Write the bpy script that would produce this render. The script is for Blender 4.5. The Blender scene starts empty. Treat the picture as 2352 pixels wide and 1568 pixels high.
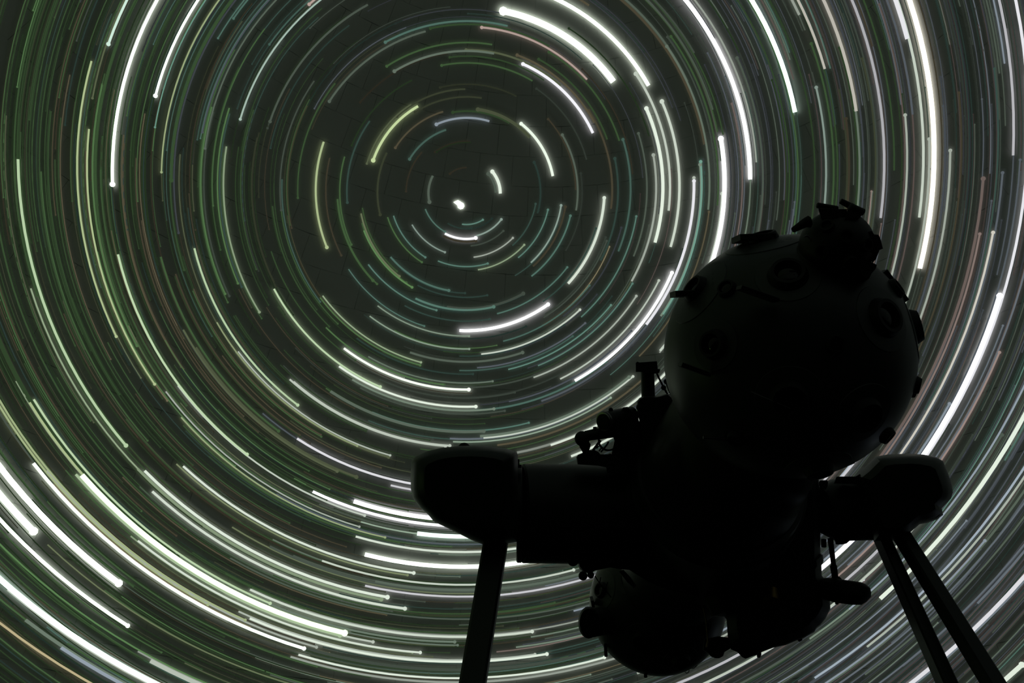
import bpy, bmesh, math, random
from mathutils import Vector, Matrix
rng = random.Random(7)
C = bpy.context.scene.collection
S = bpy.context.scene

# ------------------------------------------------------------------ camera
F_PX, W_PX, H_PX = 2100.0, 2352.0, 1568.0
PITCH = math.radians(43.0)
CAM = Vector((0.0, 0.0, 1.2))
RT = Vector((1, 0, 0))
FW = Vector((0, math.cos(PITCH), math.sin(PITCH)))
UP = Vector((0, -math.sin(PITCH), math.cos(PITCH)))
cam_data = bpy.data.cameras.new('camera')
cam_data.sensor_width = 36.0
cam_data.lens = 36.0 * F_PX / W_PX
cam_data.clip_start, cam_data.clip_end = 0.05, 200
cam = bpy.data.objects.new('camera', cam_data)
C.objects.link(cam)
cam.location = CAM
cam.rotation_euler = (math.pi / 2 + PITCH, 0, 0)
S.camera = cam

# ------------------------------------------------------------------ world, lamps, exposure
world = bpy.data.worlds.new('dark_hall')
S.world = world
world.use_nodes = True
world.node_tree.nodes['Background'].inputs['Color'].default_value = (0, 0, 0, 1)
world.node_tree.nodes['Background'].inputs['Strength'].default_value = 0
S.view_settings.view_transform = 'Standard'
S.view_settings.look = 'None'
S.view_settings.exposure = 0.0
S.view_settings.gamma = 1.0
S.view_settings.use_curve_mapping = False
S.cycles.max_bounces = 6
S.cycles.diffuse_bounces = 4

DOME_R = 15.0
DOME_C = CAM + 3.0 * ((1640 - 1176) / F_PX * RT - (1130 - 784) / F_PX * UP + FW).normalized()

def lamp(name, loc, energy, color, radius=0.25):
    d = bpy.data.lights.new(name, 'POINT')
    d.energy, d.color, d.shadow_soft_size = energy, color, radius
    o = bpy.data.objects.new(name, d)
    C.objects.link(o)
    o.location = loc
    return o
# dim unseen lamps added to tint the dome, low by the wall: green on one side, bluish on the other
lamp('tint_lamp_green', (-11.5, 5.0, 2.2), 16.0, (0.55, 1.0, 0.30))
lamp('tint_lamp_blue', (9.5, 10.5, 2.2), 10.0, (0.72, 0.86, 1.0))

# ------------------------------------------------------------------ materials
def lin(v):
    v = max(0.0, v)
    return v / 12.92 if v <= 0.04045 else ((v + 0.055) / 1.055) ** 2.4

def paint(name, rgb, rough=0.45, metal=0.0, noise=0.12, scale=18.0, spec=0.5):
    m = bpy.data.materials.new(name)
    m.use_nodes = True
    nt = m.node_tree
    b = nt.nodes['Principled BSDF']
    b.inputs['Metallic'].default_value = metal
    b.inputs['Specular IOR Level'].default_value = spec
    tc = nt.nodes.new('ShaderNodeTexCoord')
    nz = nt.nodes.new('ShaderNodeTexNoise')
    nz.inputs['Scale'].default_value = scale
    nz.inputs['Detail'].default_value = 4
    nt.links.new(tc.outputs['Object'], nz.inputs['Vector'])
    mx = nt.nodes.new('ShaderNodeMix')
    mx.data_type = 'RGBA'
    mx.inputs['A'].default_value = (*[c * (1 - noise) for c in rgb], 1)
    mx.inputs['B'].default_value = (*[min(1, c * (1 + noise)) for c in rgb], 1)
    nt.links.new(nz.outputs['Fac'], mx.inputs['Factor'])
    nt.links.new(mx.outputs['Result'], b.inputs['Base Color'])
    mr = nt.nodes.new('ShaderNodeMapRange')
    mr.inputs['To Min'].default_value = max(0.05, rough - 0.08)
    mr.inputs['To Max'].default_value = min(1, rough + 0.08)
    nt.links.new(nz.outputs['Fac'], mr.inputs['Value'])
    nt.links.new(mr.outputs['Result'], b.inputs['Roughness'])
    return m

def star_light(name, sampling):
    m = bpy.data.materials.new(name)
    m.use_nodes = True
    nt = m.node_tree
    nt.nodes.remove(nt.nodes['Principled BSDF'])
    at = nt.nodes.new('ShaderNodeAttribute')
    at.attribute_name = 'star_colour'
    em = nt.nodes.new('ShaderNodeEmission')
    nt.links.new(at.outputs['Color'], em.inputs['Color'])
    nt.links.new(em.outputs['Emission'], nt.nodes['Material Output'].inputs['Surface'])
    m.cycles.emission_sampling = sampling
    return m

M_PANEL = paint('dome_panel_paint', (0.66, 0.66, 0.63), 0.9, noise=0.04, scale=1.5, spec=0.1)
M_BACK = paint('dome_backing_paint', (0.92, 0.92, 0.92), 0.9, noise=0.02, spec=0.1)
M_WALL = paint('dark_wall_paint', (0.03, 0.03, 0.032), 0.9, spec=0.1)
M_FLOOR = paint('dark_carpet', (0.012, 0.012, 0.014), 1.0, noise=0.3, scale=60, spec=0.05)
M_BALL = paint('grey_ball_enamel', (0.055, 0.06, 0.06), 0.4)
M_PLATE = paint('grey_plate_enamel', (0.075, 0.08, 0.08), 0.4)
M_BODY = paint('black_crackle_paint', (0.030, 0.032, 0.032), 0.5)
M_STAND = paint('dark_grey_stand_paint', (0.045, 0.05, 0.048), 0.42)
M_DARK = paint('matt_black_metal', (0.012, 0.012, 0.012), 0.6)
M_GLASS = paint('dark_lens_glass', (0.004, 0.004, 0.006), 0.12)
M_STEEL = paint('worn_bare_steel', (0.30, 0.30, 0.28), 0.35, metal=1.0)
M_BRASS = paint('dull_brass', (0.25, 0.17, 0.06), 0.4, metal=1.0)
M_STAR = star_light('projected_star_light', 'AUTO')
M_FAINT = star_light('projected_faint_star_light', 'NONE')

# ------------------------------------------------------------------ object helpers
def new_obj(name, mesh, parent=None, mat=None):
    if mat is not None and not mesh.materials:
        mesh.materials.append(mat)
    o = bpy.data.objects.new(name, mesh)
    C.objects.link(o)
    if parent is not None:
        o.parent = parent
        o.matrix_parent_inverse = WORLD[parent.name].inverted() if parent.name in WORLD else Matrix.Identity(4)
    return o
WORLD = {}

def from_bm(name, bm, mat, parent=None, smooth=True, angle=35):
    bmesh.ops.recalc_face_normals(bm, faces=bm.faces)
    me = bpy.data.meshes.new(name)
    bm.to_mesh(me)
    bm.free()
    if smooth:
        me.shade_smooth()
        me.set_sharp_from_angle(angle=math.radians(angle))
    return new_obj(name, me, parent, mat)

def thing(name, label, cat, loc):
    o = bpy.data.objects.new(name, None)
    C.objects.link(o)
    o.empty_display_size = 0.2
    o.location = loc
    o['label'] = label
    o['category'] = cat
    WORLD[o.name] = Matrix.Translation(loc)
    return o

def at(px, py, z):
    """point of the hall seen at pixel (px, py), z metres in front of the camera plane"""
    return CAM + z * ((px - 1176) / F_PX * RT - (py - 784) / F_PX * UP + FW)

def mm(pixels, z):
    return pixels * z / F_PX

def frame(axis):
    a = axis.normalized()
    t = Vector((0, 0, 1)) if abs(a.z) < 0.9 else Vector((1, 0, 0))
    u = a.cross(t).normalized()
    return a, u, a.cross(u)

def lathe(bm, p0, p1, prof, n=32, cap=True):
    """revolve prof [(t, r)] (t metres from p0 towards p1) around the axis p0-p1"""
    a, u, v = frame(p1 - p0)
    rings = []
    for t, r in prof:
        rings.append([bm.verts.new(p0 + a * t + r * (math.cos(2 * math.pi * i / n) * u + math.sin(2 * math.pi * i / n) * v)) for i in range(n)])
    for r0, r1 in zip(rings, rings[1:]):
        for i in range(n):
            bm.faces.new((r0[i], r0[(i + 1) % n], r1[(i + 1) % n], r1[i]))
    if cap:
        bm.faces.new(rings[0][::-1])
        bm.faces.new(rings[-1])

def cyl(bm, p0, p1, r0, r1=None, n=24, bev=0.15):
    r1 = r0 if r1 is None else r1
    L = (p1 - p0).length
    b0, b1 = min(r0 * bev, L * 0.2), min(r1 * bev, L * 0.2)
    lathe(bm, p0, p1, [(0, r0 - b0), (b0, r0), (L - b1, r1), (L, r1 - b1)], n)

def ball(bm, c, r, u=32, v=20):
    bmesh.ops.create_uvsphere(bm, u_segments=u, v_segments=v, radius=r, matrix=Matrix.Translation(c))

def tube(bm, pts, r, n=8):
    pts = [Vector(p) for p in pts]
    rings = []
    for i, p in enumerate(pts):
        d = (pts[min(i + 1, len(pts) - 1)] - pts[max(i - 1, 0)])
        a, u, v = frame(d)
        if rings:
            u = (pu - a * pu.dot(a)).normalized(); v = a.cross(u)
        pu = u
        rings.append([bm.verts.new(p + r * (math.cos(2 * math.pi * k / n) * u + math.sin(2 * math.pi * k / n) * v)) for k in range(n)])
    for r0, r1 in zip(rings, rings[1:]):
        for k in range(n):
            bm.faces.new((r0[k], r0[(k + 1) % n], r1[(k + 1) % n], r1[k]))
    bm.faces.new(rings[0][::-1])
    bm.faces.new(rings[-1])

def bar(bm, p0, p1, side, w0, w1, d, bev=0.12):
    """rectangular bar from p0 to p1; side = direction of its width, d = its depth"""
    a = (p1 - p0).normalized()
    s = (side - a * side.dot(a)).normalized()
    t = a.cross(s)
    rings = []
    for p, w in ((p0, w0), (p1, w1)):
        b = min(w, d) * bev
        pts = [(-w / 2 + b, -d / 2), (w / 2 - b, -d / 2), (w / 2, -d / 2 + b), (w / 2, d / 2 - b), (w / 2 - b, d / 2), (-w / 2 + b, d / 2), (-w / 2, d / 2 - b), (-w / 2, -d / 2 + b)]
        rings.append([bm.verts.new(p + x * s + y * t) for x, y in pts])
    n = 8
    for k in range(n):
        bm.faces.new((rings[0][k], rings[0][(k + 1) % n], rings[1][(k + 1) % n], rings[1][k]))
    bm.faces.new(rings[0][::-1])
    bm.faces.new(rings[1])

def smooth_poly(poly, k):
    for _ in range(k):
        out = []
        for (x0, y0), (x1, y1) in zip(poly, poly[1:] + poly[:1]):
            out += [(0.75 * x0 + 0.25 * x1, 0.75 * y0 + 0.25 * y1), (0.25 * x0 + 0.75 * x1, 0.25 * y0 + 0.75 * y1)]
        poly = out
    return poly

def body(bm, poly, z, layers, soft=0):
    """solid casting: outline poly standing z metres away, sections (depth offset, scale) through its thickness"""
    poly = smooth_poly(poly, soft)
    cx = sum(p[0] for p in poly) / len(poly)
    cy = sum(p[1] for p in poly) / len(poly)
    depth = (at(cx, cy, 1.0) - CAM)
    rings = []
    for dz, s in layers:
        rings.append([bm.verts.new(at(cx + (x - cx) * s, cy + (y - cy) * s, z) + depth * dz) for x, y in poly])
    n = len(poly)
    for r0, r1 in zip(rings, rings[1:]):
        for i in range(n):
            bm.faces.new((r0[i], r0[(i + 1) % n], r1[(i + 1) % n], r1[i]))
    for f in (bm.faces.new(rings[0][::-1]), bm.faces.new(rings[-1])):
        bmesh.ops.triangulate(bm, faces=[f])

def slab(t, b=0.012, s=0.96):
    return [(-t / 2, s), (-t / 2 + b, 1.0), (t / 2 - b, 1.0), (t / 2, s)]

def pillow(t):
    return [(-t / 2, 0.62), (-0.42 * t, 0.82), (-0.28 * t, 0.95), (0, 1.0), (0.28 * t, 0.95), (0.42 * t, 0.82), (t / 2, 0.62)]

# ------------------------------------------------------------------ the hall: floor, wall, dome
def structure(o, label=None):
    o['kind'] = 'structure'
    if label:
        o['label'] = label
    return o
BASE = Vector((DOME_C.x, DOME_C.y, 0))
bm = bmesh.new()
bmesh.ops.create_circle(bm, cap_ends=True, segments=96, radius=DOME_R + 0.35, matrix=Matrix.Translation(BASE))
structure(from_bm('floor', bm, M_FLOOR, smooth=False), 'dark carpeted floor of the planetarium hall')
bm = bmesh.new()
lathe(bm, BASE, BASE + Vector((0, 0, 1)), [(0, DOME_R + 0.3), (DOME_C.z - 0.08, DOME_R + 0.3)], 96, cap=False)
structure(from_bm('wall_round', bm, M_WALL), 'dark round wall under the dome')
bm = bmesh.new()
lathe(bm, BASE, BASE + Vector((0, 0, 1)), [(DOME_C.z - 0.10, DOME_R - 0.12), (DOME_C.z - 0.02, DOME_R - 0.12), (DOME_C.z - 0.02, DOME_R + 0.28), (DOME_C.z - 0.10, DOME_R + 0.28), (DOME_C.z - 0.10, DOME_R - 0.12)], 96, cap=False)
structure(from_bm('trim_1', bm, M_WALL), 'dark ring at the foot of the dome')

# the dome shell stands behind the panels and shows in their joints
bm = bmesh.new()
RS = DOME_R + 0.022
lathe(bm, DOME_C, DOME_C + Vector((0, 0, 1)), [(RS * math.sin(math.radians(a)), RS * math.cos(math.radians(a))) for a in [0, 3, 6, 9, 12, 15, 20, 25, 30, 35, 40, 45, 50, 55, 60, 65, 70, 75, 80, 85, 88, 89.9]], 128, cap=False)
ceiling = structure(from_bm('ceiling', bm, M_BACK), 'panelled planetarium dome showing star trails around the pole')

# panels in a running bond, rows by zenith distance
NCOL, STEP, GAP = 80, 2.15, 0.0045
rows_z = [8.0 + STEP * i for i in range(39)]
def panel_verts(z0, z1, a):
    out = []
    for rr in (DOME_R, DOME_R + 0.014):
        for zz, e in ((z0, 1), (z1, -1)):
            z = math.radians(zz) + e * GAP / 2 / DOME_R
            ring = rr * math.sin(z)
            da = a - GAP / 2 / ring
            for sgn in (-1, 1):
                out.append(Vector((ring * math.cos(sgn * da), ring * math.sin(sgn * da), rr * math.cos(z))))
    return out
PF = [(0, 1, 3, 2), (0, 4, 5, 1), (2, 3, 7, 6), (0, 2, 6, 4), (1, 5, 7, 3)]
half = math.pi / NCOL
view = []
for i, z0 in enumerate(rows_z[:-1]):
    vs = panel_verts(z0, z0 + STEP, half)
    for k in range(NCOL):
        ang = (k + 0.5 * (i % 2)) * 2 * half
        cen = DOME_C + Matrix.Rotation(ang, 3, 'Z') @ (sum(vs[:4], Vector()) / 4) - CAM
        d = cen.dot(FW)
        if d > 0:
            x, y = cen.dot(RT) / d * F_PX, -cen.dot(UP) / d * F_PX
            inside = abs(x) < 1180 and abs(y) < 790 and not (x > 330 and y > 90)
        else:
            inside = False
        view.append((0 if inside else 1, cen.length if inside else 0, i, k, ang))
view.sort()
near = sorted([v for v in view if v[0] == 0], key=lambda v: math.hypot((v[4] - 1.6) * 14, v[2] - 13))
picked = set((v[2], v[3]) for v in near[:300])
rest = bmesh.new()
meshes = {}
for _, _, i, k, ang in view:
    vs = panel_verts(rows_z[i], rows_z[i] + STEP, half)
    if (i, k) in picked:
        if i not in meshes:
            me = bpy.data.meshes.new('dome_panel')
            me.from_pydata(vs, [], PF)
            me.materials.append(M_PANEL)
            meshes[i] = me
        o = bpy.data.objects.new('dome_panel', meshes[i])
        C.objects.link(o)
        o.parent = ceiling
        o.location = DOME_C
        o.rotation_euler = (0, 0, ang)
    else:
        R = Matrix.Rotation(ang, 3, 'Z')
        nv = [rest.verts.new(DOME_C + R @ v) for v in vs]
        for f in PF:
            rest.faces.new([nv[j] for j in f])
me = bpy.data.meshes.new('dome_panels_beyond')
rest.to_mesh(me); rest.free()
o = new_obj('dome_panels_beyond', me, ceiling, M_PANEL)
o['kind'] = 'stuff'
bm = bmesh.new()
lathe(bm, DOME_C, DOME_C + Vector((0, 0, 1)), [(DOME_R * math.cos(math.radians(a)), DOME_R * math.sin(math.radians(a))) for a in (7.9, 6, 4, 2, 0.1)], 80, cap=False)
from_bm('dome_crown_cap', bm, M_PANEL, ceiling)

# ------------------------------------------------------------------ the projected sky: star trails on the dome
# pole frame -> hall frame (the celestial pole stands north and high on the dome)
RP = Matrix(((0.99281205, -0.08763925, 0.08150831), (0.06737874, 0.97213112, 0.22454663), (-0.09891587, -0.21744067, 0.97104851)))
CAM_TO_WORLD = Matrix(((RT.x, -UP.x, FW.x), (RT.y, -UP.y, FW.y), (RT.z, -UP.z, FW.z)))
POLE = CAM_TO_WORLD @ RP.transposed()
R_TRAIL = DOME_R - 0.03

def sky(theta, phi, lift=0.0):
    t, p = math.radians(theta), math.radians(phi)
    return DOME_C + (R_TRAIL - lift) * (POLE @ Vector((math.sin(t) * math.cos(p), math.sin(t) * math.sin(p), math.cos(t))))

PALETTE = {'W': (0.95, 1.0, 0.93), 'B': (0.98, 0.98, 1.0), 'M': (0.88, 1.0, 0.93), 'H': (0.88, 1.0, 0.80), 'C': (1.0, 0.98, 0.92),
           'T': (0.69, 0.96, 0.86), 'G': (0.68, 0.96, 0.60), 'Y': (0.91, 1.0, 0.74), 'O': (1.0, 0.93, 0.72), 'P': (1.0, 0.88, 0.83),
           'N': (0.86, 0.98, 0.86), 'L': (0.87, 0.94, 1.0)}
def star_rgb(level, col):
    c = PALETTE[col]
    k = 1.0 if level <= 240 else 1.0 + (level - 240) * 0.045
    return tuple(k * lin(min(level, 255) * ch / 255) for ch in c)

def add_trail(V, Fc, Cl, th, ph, w, rgb, dot=True, lift=0.0):
    """ribbon along quadratic (theta, phi) control values; w metres wide; bead where the star came to rest"""
    n = max(4, int(abs(ph[2] - ph[0]) / 2.2))
    base = len(V)
    half = math.degrees(w / 2 / R_TRAIL)
    for i in range(n + 1):
        t = i / n
        q = ((1 - t) ** 2, 2 * t * (1 - t), t * t)
        a = sum(x * y for x, y in zip(q, th)); b = sum(x * y for x, y in zip(q, ph))
        V.append(sky(a - half, b, lift)); V.append(sky(a + half, b, lift))
    for i in range(n):
        j = base + 2 * i
        Fc.append((j, j + 1, j + 3, j + 2))
    if dot:
        c = sky(th[2], ph[2], lift)
        r = w * (0.72 if w > 0.05 else 0.95)
        nrm = (DOME_C - c).normalized()
        a, u, v = frame(nrm)
        j = len(V)
        for k in range(8):
            V.append(c + nrm * 0.002 + r * (math.cos(k * math.pi / 4) * u + math.sin(k * math.pi / 4) * v))
        Fc.append(tuple(range(j, j + 8)))
    Cl += [rgb] * (len(V) - len(Cl))

def trail_object(name, V, Fc, Cl, mat):
    me = bpy.data.meshes.new(name)
    me.from_pydata(V, [], Fc)
    at_ = me.color_attributes.new('star_colour', 'FLOAT_COLOR', 'POINT')
    at_.data.foreach_set('color', [x for c in Cl for x in (*c, 1.0)])
    return new_obj(name, me, ceiling, mat)

# (ends at rest?, theta x3, phi x3, width in mm, level, colour), widest and brightest first
TRAILS = [
(1,13.13,13.06,12.97,-34.0,-54.3,-75.0,108.7,262,'W'),
(1,37.30,37.01,36.85,-186.8,-199.4,-211.5,96.8,262,'W'),
(1,36.34,35.95,35.82,177.7,157.4,138.2,89.6,262,'W'),
(1,32.62,32.54,32.59,150.1,130.6,111.5,83.3,256,'H'),
(1,40.42,39.53,39.49,161.3,136.1,112.3,82.1,258,'M'),
(1,36.84,37.11,37.31,51.8,33.0,13.8,76.7,262,'B'),
(1,23.78,23.82,23.95,116.0,96.6,77.1,76.5,262,'B'),
(1,32.19,32.27,32.12,12.4,-7.0,-27.4,75.7,262,'C'),
(1,23.74,23.64,23.40,-10.8,-30.8,-51.6,75.2,262,'M'),
(1,27.13,27.20,27.37,111.6,92.3,73.0,76.6,258,'W'),
(1,25.02,25.10,25.26,103.9,84.5,65.1,76.8,255,'M'),
(1,18.47,18.58,18.56,30.6,10.9,-9.0,76.5,255,'B'),
(1,20.33,20.33,20.15,0.3,-19.5,-40.0,67.3,262,'B'),
(1,15.03,14.96,14.83,-27.4,-47.6,-68.4,66.9,262,'W'),
(1,48.56,48.73,49.03,59.9,52.0,43.9,67.9,235,'W'),
(1,31.44,31.39,31.30,-16.4,-25.8,-35.5,66.1,235,'B'),
(1,40.74,41.06,41.42,48.2,29.6,10.3,63.8,240,'W'),
(1,9.93,9.90,9.96,98.4,78.1,57.7,55.3,262,'B'),
(1,14.16,14.24,14.21,17.8,-2.0,-22.1,59.3,240,'W'),
(1,2.37,2.43,2.49,0.3,-20.4,-40.1,59,240,'W'),
(1,15.84,15.94,16.04,64.2,44.3,24.4,51.2,262,'B'),
(1,38.17,37.71,37.55,168.8,151.3,134.6,52.9,255,'W'),
(1,34.37,34.22,34.23,154.4,134.8,115.8,53.9,248,'W'),
(1,23.96,24.00,24.07,-131.6,-152.9,-173.2,48.8,262,'W'),
(1,45.38,45.70,46.55,66.2,44.6,22.1,59.4,225,'B'),
(1,24.22,24.25,24.37,123.3,103.8,84.4,50.9,252,'B'),
(1,6.36,6.41,6.42,-8.9,-29.0,-49.1,50.6,242,'W'),
(1,10.09,10.09,10.04,-22.5,-42.5,-63.0,50.4,242,'B'),
(1,16.26,16.38,16.42,39.7,19.9,-0.0,51.1,235,'B'),
(1,38.60,38.40,38.51,130.6,111.5,92.8,67.1,190,'W'),
(1,9.83,9.91,9.98,45.2,24.9,4.8,51,225,'W'),
(1,29.63,29.61,29.69,145.5,126.0,106.9,46.1,235,'W'),
(1,14.35,14.31,14.31,134.4,114.6,94.6,42.3,245,'W'),
(1,3.22,3.15,3.12,126.2,105.5,84.0,42.2,245,'B'),
(1,21.96,21.95,22.03,-115.5,-137.0,-157.7,40.7,250,'W'),
(1,37.26,37.60,37.72,34.2,8.6,-18.8,42.2,235,'B'),
(1,7.22,7.23,7.23,-115.0,-135.3,-155.3,45.9,215,'Y'),
(1,15.34,15.42,15.38,17.9,-2.0,-22.0,46.6,212,'W'),
(1,19.47,19.58,19.71,76.2,56.5,36.8,42.8,225,'W'),
(1,20.77,20.90,21.03,72.9,53.2,33.6,42.8,225,'W'),
(1,21.52,21.53,21.60,130.7,111.1,91.5,42.3,225,'B'),
(1,15.60,15.57,15.59,132.4,112.7,92.7,38.1,240,'W'),
(1,30.23,30.21,30.30,142.8,123.3,104.2,41.9,220,'W'),
(1,33.62,33.61,33.77,123.3,104.2,85.3,38,235,'W'),
(1,27.61,27.53,27.33,-8.9,-25.7,-43.2,50,185,'C'),
(1,25.45,25.45,25.48,-127.5,-140.2,-152.6,36.4,235,'M'),
(1,27.72,27.72,27.80,142.3,122.9,103.6,37.8,228,'W'),
(1,26.09,26.14,26.30,113.8,94.5,75.1,38.3,225,'W'),
(1,33.40,33.63,33.84,67.7,48.8,29.7,42.8,205,'B'),
(1,18.25,18.39,18.42,42.8,23.1,3.2,42.6,205,'W'),
(1,31.57,31.60,31.41,6.0,-13.5,-34.1,41.9,205,'W'),
(1,14.70,14.76,14.69,8.0,-11.9,-32.0,42.3,200,'W'),
(1,29.45,29.43,29.42,-170.3,-190.8,-210.3,40.8,205,'H'),
(1,31.94,31.94,32.10,124.9,105.7,86.7,38,215,'W'),
(1,34.71,34.72,34.92,116.2,97.2,78.4,33.9,232,'W'),
(1,24.34,24.39,24.40,175.7,155.7,136.2,37.3,215,'H'),
(1,40.68,40.25,40.28,138.4,119.2,100.6,50,168,'L'),
(1,32.86,32.77,32.82,150.6,131.0,112.0,41.6,190,'H'),
(1,37.99,38.20,38.63,89.7,64.4,38.8,42.7,185,'B'),
(1,33.11,33.05,33.14,139.8,120.5,101.5,33.5,222,'W'),
(1,26.19,26.10,25.91,-16.1,-31.1,-46.8,41.6,185,'C'),
(1,40.10,39.63,39.60,145.8,126.5,107.8,37.3,200,'W'),
(1,38.67,38.88,39.33,88.1,62.8,37.3,38.4,195,'W'),
(1,15.46,15.45,15.42,159.5,139.7,119.9,33.6,212,'H'),
(1,32.31,32.22,32.23,160.7,141.0,121.8,33.1,212,'H'),
(1,32.55,32.75,32.98,78.2,59.2,40.1,34.2,205,'B'),
(1,29.16,29.18,28.96,6.4,-13.2,-33.7,42,175,'B'),
(1,35.72,35.98,36.11,45.4,26.5,7.1,34.1,205,'C'),
(1,21.97,22.01,22.13,110.3,90.8,71.2,34.1,205,'B'),
(1,28.37,28.42,28.58,117.5,98.2,79.0,34,205,'W'),
(1,29.21,29.28,29.46,110.4,91.2,72.1,34,205,'B'),
(1,19.53,19.57,19.57,174.2,154.2,134.6,33.3,205,'H'),
(1,10.87,10.89,10.86,-155.2,-175.3,-195.2,37.5,185,'Y'),
(1,36.81,36.87,36.91,-1.2,-14.1,-27.6,37.3,185,'B'),
(1,32.61,32.51,32.52,160.6,140.9,121.8,37.2,185,'Y'),
(1,18.53,18.52,18.54,139.6,119.9,100.2,33.8,195,'W'),
(1,18.47,18.46,18.49,138.6,118.9,99.2,33.8,195,'W'),
(1,32.81,32.73,32.80,146.1,126.7,107.7,33.4,192,'W'),
(1,33.21,33.42,33.65,76.8,57.8,38.8,34.2,185,'L'),
(1,17.95,18.00,18.13,91.2,71.4,51.6,29.9,205,'W'),
(1,11.72,11.73,11.81,89.9,69.7,49.5,29.8,205,'W'),
(1,42.14,41.17,41.07,155.6,133.9,113.3,32.7,188,'O'),
(1,16.27,16.39,16.42,38.9,19.1,-0.8,34.1,182,'W'),
(1,42.00,42.42,43.08,58.5,33.5,7.3,34,182,'L'),
(1,13.62,13.72,13.74,31.4,11.5,-8.5,38.2,165,'W'),
(1,25.80,25.71,25.58,-25.1,-35.9,-46.9,41.4,155,'W'),
(1,24.45,24.47,24.51,152.4,132.8,113.4,29.3,200,'W'),
(1,29.86,29.84,29.91,146.3,126.9,107.7,41.8,150,'H'),
(1,16.88,16.76,16.77,-83.4,-104.6,-125.6,32.9,180,'P'),
(1,31.74,31.94,31.93,35.1,15.9,-3.8,34,175,'W'),
(1,42.39,42.72,43.20,52.5,34.0,14.9,34,175,'W'),
(1,15.20,15.28,15.39,67.6,47.6,27.7,29.9,192,'W'),
(1,11.81,11.75,11.69,-40.1,-60.4,-81.1,33.4,175,'P'),
(1,30.44,30.62,30.57,31.8,12.6,-7.2,34,170,'W'),
(1,5.52,5.53,5.53,-69.5,-89.6,-109.7,37.7,155,'L'),
(1,40.68,40.20,40.19,142.6,123.4,104.8,49.8,125,'N'),
(1,25.54,25.59,25.62,-165.2,-185.8,-205.4,28.7,190,'Y'),
(1,26.10,26.15,26.18,-155.7,-176.5,-196.3,28.6,190,'Y'),
(1,36.59,36.92,37.27,75.3,49.9,24.0,34.2,165,'W'),
(1,32.95,33.16,33.18,36.6,17.5,-2.2,34,165,'W'),
(1,38.73,38.89,39.20,85.3,66.7,48.0,25.6,205,'B'),
(1,33.51,33.49,33.65,124.9,105.8,86.8,29.6,182,'W'),
(1,16.53,16.52,16.58,-115.4,-136.5,-157.0,28.8,185,'M'),
(1,16.84,16.96,16.97,35.1,15.2,-4.6,34,162,'T'),
(1,17.81,17.86,17.98,92.0,72.2,52.4,51.2,118,'N'),
(1,19.36,19.45,19.59,83.9,64.2,44.5,42.8,135,'W'),
(1,34.38,34.05,33.99,-177.9,-205.5,-231.5,28.6,178,'Y'),
(1,14.30,14.37,14.47,74.6,54.6,34.6,29.9,172,'W'),
(1,36.39,36.65,36.89,64.5,45.8,26.7,34.2,155,'L'),
(1,34.98,34.99,35.33,117.0,91.2,65.6,34,155,'W'),
(1,34.01,33.84,33.83,162.5,142.8,123.7,28.9,175,'Y'),
(1,34.04,33.91,33.93,152.9,133.4,114.4,29.1,170,'W'),
(1,39.95,40.37,40.80,51.3,26.1,-0.5,29.7,165,'L'),
(1,16.78,16.90,16.91,35.8,16.0,-3.9,38.3,135,'N'),
(1,25.37,25.49,25.39,25.7,6.2,-13.8,33.9,145,'M'),
(1,19.87,19.87,19.89,151.3,131.6,112.0,25.2,182,'W'),
(1,17.43,17.41,17.45,130.5,110.8,91.0,50.8,104,'N'),
(1,42.40,42.62,43.04,74.2,55.8,37.2,29.8,155,'L'),
(1,6.75,6.80,6.87,50.8,30.1,9.9,29.7,155,'M'),
(1,2.97,2.95,2.99,82.4,60.8,39.3,29.6,155,'M'),
(1,20.79,20.77,20.57,-3.0,-22.8,-43.4,29.4,155,'W'),
(1,31.33,31.51,31.73,80.6,61.6,42.5,30,152,'L'),
(1,25.01,25.06,25.21,113.7,94.3,74.9,25.5,172,'N'),
(1,8.45,8.39,8.38,122.1,101.9,81.4,38.1,125,'T'),
(1,25.31,25.32,25.37,152.7,133.0,113.7,25.1,172,'W'),
(1,37.82,38.10,38.35,57.4,38.7,19.6,29.9,150,'P'),
(1,17.08,17.14,17.14,-163.9,-184.2,-203.9,29,152,'H'),
(1,18.19,18.23,18.34,98.5,78.7,58.9,25.6,165,'N'),
(1,4.50,4.47,4.51,89.3,68.3,47.2,25.4,165,'W'),
(1,15.88,15.85,15.88,127.5,107.8,87.8,33.9,132,'N'),
(1,12.80,12.76,12.73,150.6,130.8,110.8,25.3,165,'H'),
(1,25.59,25.61,25.66,148.0,128.4,109.1,25.2,165,'Y'),
(1,29.87,29.84,29.84,173.5,153.5,134.2,24.7,165,'H'),
(1,20.95,20.99,21.06,-129.2,-150.5,-170.8,24.5,165,'Y'),
(1,34.67,35.04,35.17,53.3,27.7,1.2,42.6,105,'P'),
(1,18.31,18.44,18.48,43.2,23.5,3.7,25.6,155,'W'),
(1,11.36,11.31,11.29,134.4,114.5,94.3,25.4,155,'N'),
(1,5.46,5.44,5.48,86.8,65.9,45.1,25.4,155,'H'),
(1,28.77,28.84,29.03,109.1,89.9,70.7,42.6,104,'N'),
(1,39.87,40.17,40.49,56.5,37.9,18.8,29.8,135,'N'),
(1,31.85,31.89,32.07,117.3,98.2,79.2,25.4,152,'W'),
(1,7.96,7.91,7.85,166.3,146.5,126.4,29.5,135,'G'),
(1,32.28,32.25,32.36,135.3,116.0,97.1,33.6,122,'N'),
(1,10.10,10.06,10.06,-75.3,-95.9,-116.5,37.5,112,'N'),
(1,33.17,33.10,33.18,140.8,121.5,102.5,25.1,152,'H'),
(1,38.49,38.27,38.37,132.2,113.1,94.4,25.1,152,'W'),
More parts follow.
